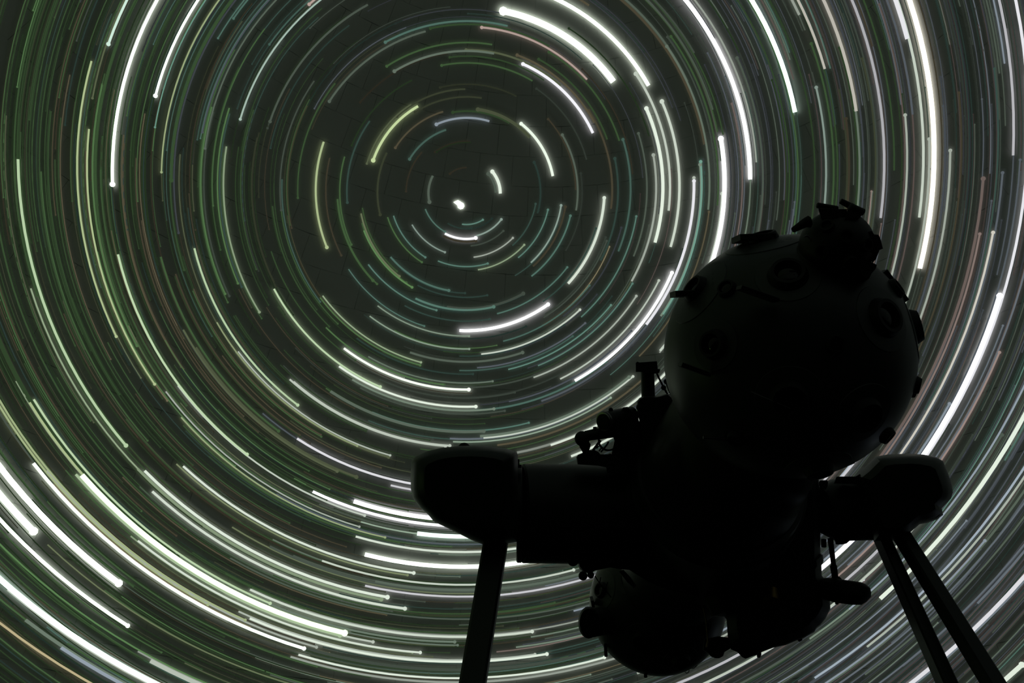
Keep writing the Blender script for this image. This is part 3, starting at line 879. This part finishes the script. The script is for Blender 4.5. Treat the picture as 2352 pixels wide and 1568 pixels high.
# the many faint stars, over the whole dome
D_ROT = 40.16
for _ in range(8500):
    u = rng.random()
    th = math.degrees(math.acos(1 - u * (1 - math.cos(math.radians(128)))))
    if th < 11 or (th < 19 and rng.random() < 0.55):
        continue
    ph = rng.uniform(0, 360)
    mid = sky(th, ph)
    if min(sky(th, ph - 20).z, sky(th, ph + 20).z, mid.z) < DOME_C.z + 0.3:
        continue
    e = POLE.transposed() @ Vector((0, 0, 1))
    # greener stars towards the west of the hall, greyer and bluer ones elsewhere, as projected
    xw = (mid - DOME_C).x / DOME_R
    low = (mid - DOME_C).z / DOME_R
    r = rng.random()
    if xw < 0.1 and low > 0.88:
        col = 'T' if r < 0.45 else ('L' if r < 0.75 else ('N' if r < 0.92 else 'O'))
    elif xw < -0.2:
        col = 'G' if r < 0.6 else ('Y' if r < 0.78 else ('O' if r < 0.9 else 'T'))
    elif xw < 0.1:
        col = 'N' if r < 0.35 else ('G' if r < 0.6 else ('T' if r < 0.8 else ('O' if r < 0.9 else 'Y')))
    else:
        col = 'L' if r < 0.4 else ('N' if r < 0.75 else ('P' if r < 0.88 else 'T'))
    lv = min(135, 52 + rng.expovariate(1 / 17.0))
    if xw < -0.2:
        lv *= 0.88
    w = rng.uniform(0.010, 0.018) * (1.0 if lv < 80 else 1.25)
    add_trail(*more, (th, th, th), (ph + D_ROT / 2, ph, ph - D_ROT / 2), w, star_rgb(lv, col), lv > 50, rng.uniform(0, 0.012))
o = trail_object('faint_star_trails', *more, M_FAINT)
o['kind'] = 'stuff'

# ------------------------------------------------------------------ the stand: two bearing housings on splayed legs
stand = thing('projector_stand', 'dark grey stand with two rounded bearing housings on three straight splayed legs', 'stand', Vector((0.45, 2.6, 0)))
def part(name, mat, build, parent, smooth=True, angle=35):
    bm = bmesh.new()
    build(bm)
    return from_bm(name, bm, mat, parent, smooth, angle)
def sub(name, mat, build, parent, smooth=True, angle=35):
    o = part(name, mat, build, None, smooth, angle)
    o.parent = parent
    o.matrix_parent_inverse = (WORLD[parent.parent.name] @ parent.matrix_parent_inverse).inverted() if parent.parent else Matrix.Identity(4)
    return o

ZL, ZR = 2.85, 3.1
LH = [(948, 1061), (957, 1049), (984, 1037), (1015, 1030), (1052, 1026), (1090, 1025), (1126, 1027), (1162, 1032), (1182, 1038), (1187, 1046), (1187, 1090), (1187, 1160), (1186, 1241), (1160, 1246), (1112, 1249), (1082, 1237), (1028, 1210), (998, 1196), (985, 1180), (966, 1164), (951, 1143), (946, 1122), (946, 1085)]
h = part('bearing_housing', M_STAND, lambda b: body(b, LH, ZL, [(-0.21, 0.70), (-0.19, 0.84), (-0.14, 0.95), (-0.06, 1.0), (0.10, 1.0), (0.2, 0.95), (0.24, 0.84), (0.25, 0.7)]), stand)
sub('underside_cover', M_STAND, lambda b: body(b, [(986, 1166), (1000, 1172), (1060, 1182), (1112, 1206), (1150, 1232), (1128, 1247), (1112, 1248), (1082, 1236), (1028, 1209), (999, 1195), (987, 1181)], ZL - 0.07, slab(0.16, 0.02, 0.92), 1), h)
sub('top_knob', M_DARK, lambda b: ball(b, at(1066, 1031, ZL), mm(15, ZL), 20, 12), h)
RH = [(2006, 1056), (2012, 1050), (2040, 1045), (2085, 1043), (2120, 1045), (2150, 1051), (2165, 1060), (2176, 1087), (2185, 1113), (2187, 1130), (2183, 1144), (2172, 1156), (2162, 1166), (2165, 1181), (2152, 1191), (2130, 1199), (2112, 1202), (2087, 1224), (2060, 1240), (2010, 1240), (1985, 1180), (1966, 1092), (1985, 1077)]
h = part('bearing_housing', M_STAND, lambda b: body(b, RH, ZR, [(-0.21, 0.70), (-0.19, 0.84), (-0.14, 0.95), (-0.06, 1.0), (0.10, 1.0), (0.2, 0.95), (0.24, 0.84), (0.25, 0.7)]), stand)
sub('underside_cover', M_STAND, lambda b: body(b, [(2060, 1180), (2160, 1168), (2164, 1181), (2151, 1190), (2112, 1201), (2070, 1200)], ZR - 0.08, slab(0.16, 0.02, 0.92), 1), h)
# trunnions that carry the instrument
def left_trunnion(b):
    cyl(b, at(1197, 1178, 2.95), at(1484, 1180, 3.0), mm(112, 2.95), mm(113, 3.0), 48, 0.04)
t = part('trunnion', M_BODY, left_trunnion, stand)
sub('flange', M_STAND, lambda b: cyl(b, at(1186, 1178, 2.95), at(1199, 1178, 2.95), mm(111, 2.95), None, 48, 0.03), t)
sub('latch', M_DARK, lambda b: body(b, [(1184, 1053), (1193, 1054), (1193, 1066), (1198, 1067), (1198, 1074), (1184, 1074)], 2.86, slab(0.05)), t)
sub('grease_cap', M_DARK, lambda b: ball(b, at(1316, 1287, 2.9), mm(13, 2.9), 16, 10), t)
def right_trunnion(b):
    p0, p1 = at(1884, 1172, 3.05), at(2020, 1168, 3.1)
    L = (p1 - p0).length
    r = mm(70, 3.05)
    lathe(b, p0, p1, [(0, r * 0.72), (L * 0.12, r * 0.86), (L * 0.24, r), (L, r * 1.02)], 48)
t = part('trunnion', M_BODY, right_trunnion, stand)
sub('clamp_plate', M_DARK, lambda b: body(b, [(1920, 1097), (1922, 1094), (1966, 1094), (1975, 1088), (1990, 1100), (1990, 1112), (1915, 1110)], 2.98, slab(0.08)), t)
sub('knob', M_DARK, lambda b: body(b, [(1881, 1106), (1884, 1103), (1899, 1102), (1902, 1106), (1901, 1117), (1896, 1124), (1886, 1124), (1881, 1116)], 3.0, slab(0.05)), t)
sub('cap_screw', M_DARK, lambda b: cyl(b, at(1892, 1238, 3.0), at(1892, 1256, 3.0), mm(6, 3), None, 12), t)
sub('cable_clip', M_DARK, lambda b: body(b, [(1916, 1236), (1958, 1236), (1944, 1248), (1934, 1250), (1920, 1250)], 3.0, slab(0.06)), t)
# legs: straight box sections down to the floor
def leg(top, low, z_top, y_foot, w_top, w_low, strip):
    a, b_ = at(top[0], top[1], z_top), at(low[0], low[1], z_top)
    nrm = (a - CAM).cross(b_ - CAM)
    fy = a.y + y_foot
    fx = CAM.x + (-nrm.y * (fy - CAM.y) - nrm.z * (0 - CAM.z)) / nrm.x
    foot = Vector((fx, fy, 0.0))
    # where the leg leaves the frame, to set its taper
    d = foot - a
    best = min(range(400), key=lambda i: abs(((lambda p: 784 - (p.dot(UP) / p.dot(FW)) * F_PX)(a + d * (i / 400) - CAM)) - low[1]))
    t = best / 400
    zl = (a + d * t - CAM).dot(FW)
    m0 = mm(w_top, z_top); m1 = mm(w_low, zl)
    mf = m0 + (m1 - m0) / max(t, 0.05)
    l = part('leg', M_STAND, lambda b: bar(b, a, foot, RT, m0, mf, 0.055), stand)
    if strip:
        s = (RT - d.normalized() * RT.dot(d.normalized())).normalized()
        off = -FW * 0.029
        sub('highlight_strip', M_STEEL, lambda b: bar(b, a - s * m0 * 0.36 + off, foot - s * mf * 0.36 + off, RT, 0.004, 0.005, 0.006), l)  # bright steel strip added as the highlight line along the leg's groove
    sub('foot_plate', M_DARK, lambda b: lathe(b, Vector((fx, fy, 0)), Vector((fx, fy, 1)), [(0, 0.11), (0.012, 0.11), (0.02, 0.10)], 24), l)
    return l
leg((1142, 1225), (1086, 1568), 2.80, -0.35, 54, 60, True)
leg((2017, 1217), (2175, 1568), 3.05, -0.10, 26, 35, False)
leg((2062, 1215), (2281, 1568), 3.0, -0.45, 29, 39, False)

# ------------------------------------------------------------------ the instrument: two star balls, cage and mounted projectors
inst = thing('star_projector', 'dark dumbbell star projector with two star balls hanging between the stand housings', 'projector', Vector((0.6, 2.5, 2.2)))
ZU, ZD, ZM = 2.35, 3.6, 3.0
def lens_on(parent, c, r, dx, dy, rp, ring, rad, depth=0.02, front=True, glass=True):
    """plate, dark lens barrel and glass on a ball: offset (dx, dy) from its centre as fractions of r"""
    dz = math.sqrt(max(0.0, 1 - dx * dx - dy * dy)) * (-1 if front else 1)
    n = (RT * dx - UP * dy + FW * dz).normalized()
    s = c + n * r
    if rp:
        k = rp / r
        h_ = r * math.sqrt(max(0, 1 - k * k))
        sub('lens_plate', M_PLATE, lambda b: lathe(b, c + n * (h_ - 0.004), c + n * (r + 1), [(0, rp), (0.003, rp), (0.006, rp * 0.985), (r * 0.985 - h_ + 0.008, rp * 0.35)], 48), parent)
        s = c + n * (r * 0.985)
    sub('lens_barrel', M_DARK, lambda b: lathe(b, s - n * 0.01, s + n, [(0, rad * 1.25), (0.008 + depth * 0.3, rad * 1.2), (0.01 + depth, rad), (0.01 + depth, rad * 0.8), (depth * 0.4, rad * 0.72)], 28), parent)
    if glass:
        sub('lens_glass', M_GLASS, lambda b: lathe(b, s, s + n, [(depth * 0.3, rad * 0.74), (depth * 0.3 + 0.004, rad * 0.6), (depth * 0.3 + 0.006, rad * 0.2)], 20), parent)
    return n
def shutter(parent, p0, p1, z, thick_px, depth):
    a, b_ = at(*p0, z), at(*p1, z)
    sub('shutter_blade', M_DARK, lambda b: bar(b, a, b_, (b_ - a).cross(FW), mm(thick_px, z), mm(thick_px, z), depth), parent)

CU = at(1806, 818, ZU)
RU = mm(278, ZU)
upper = part('star_ball', M_BALL, lambda b: ball(b, CU, RU, 72, 48), inst, angle=60)
upper['label'] = 'large upper star ball with flat lens plates'
for dx, dy, rp, rad, front in ((-0.745, -0.10, 0.20, 0.10, 1), (-0.215, -0.62, 0.24, 0.125, 1), (0.48, -0.30, 0.26, 0.13, 1), (-0.25, 0.30, 0.25, 0.12, 1),
                               (0.32, 0.42, 0.25, 0.12, 1), (-0.80, -0.54, 0.30, 0.10, 1), (-0.24, -0.95, 0.32, 0.10, 1), (0.93, -0.24, 0.30, 0.12, 1), (0.10, 0.86, 0.26, 0.10, 1)):
    lens_on(upper, CU, RU, dx, dy, rp * RU, 0, rad * RU)
for dx, dy, rad in ((-0.625, -0.52, 0.065), (0.70, -0.53, 0.07), (0.905, 0.22, 0.06), (0.94, 0.27, 0.05), (0.05, -0.10, 0.06), (-0.55, 0.62, 0.06), (0.62, 0.60, 0.06)):
    lens_on(upper, CU, RU, dx, dy, 0, 0, rad * RU, 0.012)
shutter(upper, (1690, 549), (1771, 546), 2.30, 14, 0.09)
shutter(upper, (1545, 676), (1590, 674), 2.27, 13, 0.08)
shutter(upper, (2017, 626), (2066, 694), 2.30, 18, 0.08)
shutter(upper, (2068, 742), (2084, 836), 2.30, 14, 0.08)
shutter(upper, (1948, 1050), (1850, 1090), 2.42, 20, 0.08)
shutter(upper, (1697, 660), (1783, 690), 2.05, 9, 0.05)
shutter(upper, (1562, 836), (1628, 860), 2.13, 10, 0.05)
sub('guide_rod', M_STEEL, lambda b: tube(b, [at(1911, 748, 2.07), at(1984, 820, 2.08)], 0.0022), upper)
sub('guide_rod', M_STEEL, lambda b: tube(b, [at(1615, 1004, 2.2), at(1678, 1008, 2.2)], 0.004), upper)
sub('guide_rod', M_STEEL, lambda b: tube(b, [at(1950, 930, 2.13), at(1962, 1015, 2.18)], 0.0022), upper)
sub('guide_rod', M_STEEL, lambda b: tube(b, [at(1725, 900, 2.06), at(1815, 938, 2.06)], 0.0016), upper)
# crown ball with its bright-star projectors
CS = at(1921, 566, 2.15)
RC = mm(84, 2.15)
crown = part('crown_ball', M_BODY, lambda b: ball(b, CS, RC, 40, 24), inst, angle=60)
sub('neck_collar', M_BODY, lambda b: cyl(b, CU + (CS - CU).normalized() * RU * 0.86, CS, RC * 1.02, RC * 0.9, 36, 0.05), crown)
def c_tube(p0, p1, z, r0, r1):
    a, b_ = at(*p0, z), at(*p1, z)
    sub('projector_tube', M_DARK, lambda b: cyl(b, a, b_, mm(r0, z), mm(r1, z), 20, 0.25), crown)
c_tube((1876, 471), (1924, 480), 2.13, 6.5, 7)
c_tube((1930, 461), (1984, 489), 2.13, 6.5, 9)
c_tube((1950, 475), (1981, 488), 2.10, 11, 8)
c_tube((1820, 529), (1852, 510), 2.10, 6.5, 11)
c_tube((1846, 512), (1862, 508), 2.10, 11, 14)
sub('mount_block', M_DARK, lambda b: body(b, [(1879, 478), (1921, 480), (1945, 480), (1945, 500), (1885, 500)], 2.13, slab(0.08)), crown)
sub('mount_block', M_DARK, lambda b: body(b, [(1950, 480), (1980, 494), (1974, 500), (1940, 502)], 2.12, slab(0.08)), crown)
sub('mount_block', M_DARK, lambda b: body(b, [(1992, 532), (2002, 530), (2008, 538), (2018, 539), (2023, 550), (2028, 571), (2018, 575), (2006, 580), (1998, 572), (1985, 560)], 2.12, slab(0.07)), crown)
sub('mount_arm', M_DARK, lambda b: body(b, [(2008, 565), (2022, 570), (2012, 595), (2004, 604), (1999, 592)], 2.12, slab(0.04)), crown)
sub('lens_hood', M_DARK, lambda b: body(b, [(1975, 600), (2002, 602), (2014, 608), (2012, 616), (2002, 628), (1996, 640), (1986, 638), (1976, 622)], 2.10, slab(0.07)), crown)
for dx, dy in ((-0.5, -0.45), (0.45, 0.05), (0.05, 0.5), (-0.1, -0.15), (-0.62, 0.2)):
    n_ = (RT * dx - UP * dy - FW * math.sqrt(1 - dx * dx - dy * dy)).normalized()
    sub('lens_barrel', M_DARK, lambda b: lathe(b, CS + n_ * RC * 0.97, CS + n_ * (RC + 1), [(0, RC * 0.2), (0.012, RC * 0.18), (0.012, RC * 0.13), (0.004, RC * 0.12)], 20), crown)
sub('handle_loop', M_STEEL, lambda b: tube(b, [at(1847, 544, 2.07), at(1852, 541, 2.07), at(1857, 543, 2.07), at(1861, 549, 2.07), at(1863, 555, 2.07)], 0.0022), crown)
# neck and collar between upper ball and cage
CM = at(1652, 1105, 2.82)
CL = at(1509, 1388, ZD)
RL = mm(155, ZD)
ax = (CL - CU).normalized()
def neck(b):
    p0 = CU + ax * RU * 0.72
    L = (CM - p0).length
    lathe(b, p0, CM, [(0, RU * 0.62), (L * 0.15, RU * 0.70), (L * 0.9, 0.245), (L, 0.25)], 56)
part('neck_cone', M_BODY, neck, inst)
fl = part('collar_ring', M_BODY, lambda b: lathe(b, CM - ax * 0.02, CM + ax, [(0, 0.19), (0, 0.258), (0.012, 0.262), (0.05, 0.262), (0.06, 0.25)], 64), inst)
for k in range(12):
    a_, u_, v_ = frame(ax)
    p = CM - ax * 0.02 + 0.225 * (math.cos(k * math.pi / 6) * u_ + math.sin(k * math.pi / 6) * v_)
    sub('bolt', M_STEEL, lambda b: cyl(b, p, p - ax * 0.008, 0.008, None, 8), fl)
CE = at(1610, 1215, 3.2)
part('centre_drum', M_BODY, lambda b: lathe(b, CM, CE, [(0, 0.25), (0.02, 0.27), ((CE - CM).length - 0.02, 0.27), ((CE - CM).length, 0.25)], 56), inst)
part('lower_neck', M_BODY, lambda b: lathe(b, CE, CL, [(0, 0.27), (0.02, 0.27), ((CL - CE).length - RL * 0.7, RL * 0.72)], 48), inst)
lower = part('star_ball', M_BALL, lambda b: ball(b, CL, RL, 64, 40), inst, angle=60)
lower['label'] = 'lower star ball half hidden below the cage'
for dx, dy, rp, rad in ((-0.86, -0.32, 0.28, 0.10), (-0.35, 0.25, 0.26, 0.12), (0.2, 0.55, 0.26, 0.12), (-0.5, -0.55, 0.22, 0.1), (0.45, 0.05, 0.22, 0.11)):
    lens_on(lower, CL, RL, dx, dy, rp * RL, 0, rad * RL)
sub('shutter_blade', M_DARK, lambda b: bar(b, at(1359, 1374, 3.5), at(1362, 1392, 3.5), RT, mm(7, 3.5), mm(7, 3.5), 0.06), lower)
sub('side_projector', M_BODY, lambda b: body(b, [(1352 + 24 * math.cos(q / 10 * math.pi), 1429 + 37 * math.sin(q / 10 * math.pi)) for q in range(20)], 3.4, [(-0.03, 0.85), (-0.015, 1), (0.05, 1), (0.07, 0.9)]), lower)
sub('projector_tube', M_BODY, lambda b: cyl(b, at(1356, 1429, 3.42), at(1440, 1420, 3.5), mm(33, 3.42), mm(26, 3.5), 28), lower)
sub('peg', M_DARK, lambda b: cyl(b, at(1390, 1478, 3.5), at(1392, 1507, 3.5), mm(3.5, 3.5), mm(4, 3.5), 12), lower)
sub('peg', M_DARK, lambda b: cyl(b, at(1482, 1538, 3.5), at(1483, 1555, 3.5), mm(3, 3.5), mm(4, 3.5), 12), lower)
sub('loose_wire', M_DARK, lambda b: tube(b, [at(x, y, 3.5) for x, y in ((1606, 1515), (1601, 1528), (1594, 1534), (1586, 1535), (1579, 1533), (1574, 1536), (1573, 1542), (1577, 1546), (1582, 1543), (1583, 1537), (1578, 1534))], 0.0016, 6), lower)
# lower cage with its cluster of planet projectors
cage = part('planet_cage', M_BODY, lambda b: body(b, [(1700, 1120), (1792, 1085), (1874, 1087), (1878, 1100), (1882, 1240), (1882, 1272), (1887, 1276), (1889, 1290), (1884, 1300), (1885, 1322), (1893, 1333), (1898, 1345), (1903, 1372), (1904, 1396), (1893, 1418), (1882, 1432), (1873, 1439), (1868, 1448), (1843, 1462), (1828, 1467), (1805, 1477), (1776, 1483), (1745, 1495), (1712, 1490), (1680, 1480), (1676, 1462), (1674, 1436), (1673, 1420), (1668, 1414), (1640, 1414), (1600, 1330), (1620, 1200)], 3.15, [(-0.22, 0.8), (-0.18, 0.95), (-0.1, 1.0), (0.14, 1.0), (0.22, 0.9)]), inst)
def cage_sub(name, poly, z=3.0, t=0.08, soft=0, mat=None):
    sub(name, mat or M_BODY, lambda b: body(b, poly, z, slab(t), soft), cage)
cage_sub('planet_projector', [(1618, 1468), (1650, 1461), (1684, 1466), (1676, 1490), (1664, 1497), (1661, 1506), (1652, 1511), (1643, 1511), (1633, 1507), (1627, 1500), (1615, 1492)], 3.05, 0.12)
cage_sub('planet_projector', [(1672, 1470), (1740, 1470), (1746, 1490), (1738, 1503), (1712, 1512), (1704, 1508), (1694, 1497), (1679, 1491)], 3.05, 0.14)
cage_sub('peg', [(1737, 1496), (1748, 1494), (1749, 1503), (1746, 1510), (1739, 1510)], 3.05, 0.03)
cage_sub('peg', [(1828, 1460), (1842, 1458), (1843, 1470), (1836, 1474), (1830, 1468)], 3.05, 0.03)
cage_sub('side_plate', [(1776, 1470), (1790, 1472), (1809, 1468), (1809, 1478), (1788, 1484), (1778, 1482)], 3.05, 0.05)
sub('planet_projector', M_BRASS, lambda b: cyl(b, at(1772, 1352, 2.93), at(1772, 1382, 2.9), mm(16, 2.9), mm(19, 2.9), 24), cage)
sub('cable', M_STEEL, lambda b: tube(b, [at(x, y, 2.92) for x, y in ((1820, 1262), (1828, 1285), (1833, 1310), (1838, 1338))], 0.0022, 6), cage)
sub('cable', M_DARK, lambda b: tube(b, [at(x, y, 2.92) for x, y in ((1800, 1360), (1815, 1380), (1828, 1400), (1829, 1425))], 0.0022, 6), cage)
sub('cable', M_BRASS, lambda b: tube(b, [at(x, y, 2.9) for x, y in ((1616, 1395), (1622, 1425), (1626, 1470), (1622, 1486))], 0.0022, 6), cage)
# disc projector hung on a rod
DC = at(1939, 1331, 2.95)
RAY = (DC - CAM).normalized()
DV = at(1936, 1386, 2.95) - DC
disc = part('disc_projector', M_DARK, lambda b: lathe(b, DC, DC + DV - RAY * DV.dot(RAY), [(0, mm(36, 2.95)), (mm(3, 2.95), mm(46, 2.95)), (mm(10, 2.95), mm(56, 2.95)), (mm(20, 2.95), mm(59, 2.95)), (mm(30, 2.95), mm(59, 2.95)), (mm(42, 2.95), mm(50, 2.95)), (mm(50, 2.95), mm(40, 2.95)), (mm(53, 2.95), mm(20, 2.95))], 48), inst)
def rod(b):
    cyl(b, at(1907, 1236, 2.95), at(1915, 1300, 2.95), mm(6.5, 2.95), mm(5.5, 2.95), 14)
    cyl(b, at(1914, 1298, 2.95), at(1919, 1330, 2.95), mm(8, 2.95), mm(7, 2.95), 14)
sub('hanger_rod', M_DARK, rod, disc)
sub('hub', M_DARK, lambda b: ball(b, at(1921, 1336, 2.95), mm(14, 2.95), 18, 10), disc)
for x, y in ((1922, 1384), (1950, 1380), (1968, 1377)):
    sub('screw', M_DARK, lambda b: cyl(b, at(x, y - 6, 2.92), at(x, y + 3, 2.92), mm(4, 2.92), None, 10), disc)
sub('bracket', M_DARK, lambda b: body(b, [(1878, 1330), (1900, 1334), (1904, 1380), (1880, 1384)], 3.0, slab(0.06)), disc)
# left-hand cluster of motors and projectors over the trunnion
ZC = 2.85
mast = part('mast', M_BODY, lambda b: cyl(b, at(1487, 848, ZC), at(1493, 1030, ZC), mm(15.5, ZC), mm(16, ZC), 24, 0.03), inst)
sub('mast_cap', M_DARK, lambda b: body(b, [(1460, 833), (1464, 830), (1468, 832), (1509, 829), (1511, 847), (1517, 848), (1514, 856), (1508, 858), (1472, 854), (1460, 854)], ZC, [(-0.035, 0.96), (-0.028, 1), (0.028, 1), (0.035, 0.96)]), mast)
sub('mast_base', M_BODY, lambda b: body(b, [(1464, 922), (1470, 915), (1478, 911), (1508, 911), (1535, 905), (1546, 915), (1558, 940), (1580, 985), (1600, 1030), (1560, 1080), (1490, 1085), (1478, 1010), (1470, 968), (1465, 945)], 2.9, slab(0.22, 0.03, 0.94)), mast)
sub('knob', M_DARK, lambda b: ball(b, at(1470, 935, 2.8), mm(9, 2.8), 16, 10), mast)
sub('cable', M_DARK, lambda b: tube(b, [at(x, y, ZC) for x, y in ((1508, 856), (1516, 873), (1525, 891), (1535, 908), (1543, 925))], mm(2.4, ZC), 8), mast)
sub('cable_bead', M_DARK, lambda b: ball(b, at(1524, 890, ZC), mm(6, ZC), 14, 8), mast)
sub('strut', M_DARK, lambda b: tube(b, [at(x, y, ZC) for x, y in ((1530, 873), (1535, 885), (1543, 908), (1552, 935), (1563, 960))], mm(4.5, ZC), 8), mast)
sub('strut_knob', M_DARK, lambda b: ball(b, at(1530, 876, ZC), mm(6, ZC), 14, 8), mast)
sub('signal_lamp', M_STEEL, lambda b: ball(b, at(1536, 911, 2.8), mm(2.5, 2.8), 12, 8), mast)
motor = part('motor_housing', M_BODY, lambda b: cyl(b, at(1386, 968, 2.80), at(1452, 954, 2.88), mm(23, 2.8), mm(21, 2.9), 32, 0.08), inst)
sub('motor_rim', M_STEEL, lambda b: lathe(b, at(1385, 968.3, 2.799), at(1452, 954, 2.88), [(0.0, mm(17, 2.8)), (0.0, mm(22, 2.8)), (0.008, mm(23.4, 2.8)), (0.012, mm(23.4, 2.8))], 32), motor)
sub('shade_disc', M_DARK, lambda b: lathe(b, at(1384, 968.6, 2.795), at(1452, 954, 2.88), [(0.0, mm(3, 2.8)), (0.0, mm(18, 2.8)), (0.006, mm(18, 2.8))], 28), motor)  # black disc added so the motor face stays dark inside its lit rim
sub('terminal_knob', M_DARK, lambda b: ball(b, at(1403, 941, 2.82), mm(5.5, 2.8), 14, 8), motor)
sub('end_cover', M_BODY, lambda b: body(b, [(1430, 936), (1441, 934), (1449, 940), (1456, 950), (1462, 952), (1466, 960), (1470, 980), (1470, 1010), (1440, 1000), (1420, 985)], 2.88, slab(0.1)), motor)
arm = part('mount_arm', M_BODY, lambda b: body(b, [(1396, 978), (1420, 972), (1470, 968), (1480, 1000), (1492, 1075), (1470, 1085), (1440, 1080), (1406, 1062), (1399, 1050), (1404, 1044), (1407, 1030), (1411, 1012), (1408, 1000)], 2.92, slab(0.14, 0.02, 0.95)), inst)
sub('ring_bracket', M_DARK, lambda b: lathe(b, at(1397, 1012, 2.84), at(1400, 1010, 2.9), [(0, mm(20, 2.84)), (0, mm(24, 2.84)), (0.012, mm(24, 2.84)), (0.012, mm(20, 2.84))], 32, cap=False), arm)
barrel = part('lamp_barrel', M_BODY, lambda b: cyl(b, at(1344, 1001, 2.82), at(1420, 988, 2.84), mm(12, 2.82), mm(15, 2.84), 24, 0.1), inst)
sub('ball_head', M_DARK, lambda b: ball(b, at(1337, 1007, 2.82), mm(17.5, 2.82), 24, 14), barrel)
sub('thumb_screw', M_DARK, lambda b: cyl(b, at(1367, 994, 2.82), at(1366, 980, 2.82), mm(4, 2.82), None, 10), barrel)
sub('stem', M_DARK, lambda b: body(b, [(1327, 1016), (1350, 1010), (1357, 1020), (1355, 1030), (1350, 1040), (1339, 1040), (1332, 1028)], 2.83, slab(0.04)), barrel)
base = part('lamp_base', M_BODY, lambda b: body(b, [(1324, 1050), (1328, 1044), (1338, 1040), (1342, 1034), (1366, 1033), (1374, 1037), (1379, 1043), (1396, 1043), (1402, 1041), (1412, 1048), (1440, 1066), (1440, 1085), (1395, 1086), (1393, 1073), (1378, 1070), (1374, 1069), (1327, 1066)], 2.86, slab(0.1)), inst)
sub('cable', M_DARK, lambda b: tube(b, [at(x, y, 2.82) for x, y in ((1362, 1034), (1368, 1026), (1374, 1018), (1380, 1011))], mm(3, 2.82), 8), base)
sub('cable', M_DARK, lambda b: tube(b, [at(x, y, 2.82) for x, y in ((1380, 1038), (1387, 1030), (1394, 1021), (1398, 1014))], mm(2, 2.82), 8), base)
sub('cable', M_DARK, lambda b: tube(b, [at(x, y, 2.82) for x, y in ((1370, 1030), (1377, 1022), (1381, 1028), (1376, 1036))], mm(1.6, 2.82), 8), base)
# brackets between trunnion and lower ball
brk = part('lower_bracket', M_BODY, lambda b: body(b, [(1328, 1284), (1480, 1280), (1600, 1300), (1600, 1370), (1520, 1350), (1480, 1330), (1446, 1308), (1420, 1306), (1400, 1302), (1362, 1310), (1352, 1316), (1340, 1312), (1330, 1300)], 3.0, slab(0.16, 0.02, 0.96)), inst)
sub('knob', M_DARK, lambda b: ball(b, at(1339, 1322, 2.98), mm(10.5, 2.98), 18, 10), brk)
sub('knob', M_DARK, lambda b: ball(b, at(1357, 1320, 2.98), mm(8, 2.98), 18, 10), brk)
sub('knob', M_DARK, lambda b: ball(b, at(1338, 1300, 2.98), mm(9, 2.98), 18, 10), brk)
sub('reflector_plate', M_PLATE, lambda b: body(b, [(1422, 1312), (1432, 1308), (1448, 1325), (1462, 1345), (1456, 1350), (1440, 1336)], 2.95, slab(0.01)), brk)
for pts in (((1366, 1322), (1378, 1340), (1396, 1362)), ((1380, 1325), (1376, 1345), (1392, 1352)), ((1396, 1336), (1390, 1352), (1404, 1372))):
    sub('cable', M_DARK, lambda b: tube(b, [at(x, y, 3.1) for x, y in pts], 0.002, 6), brk)
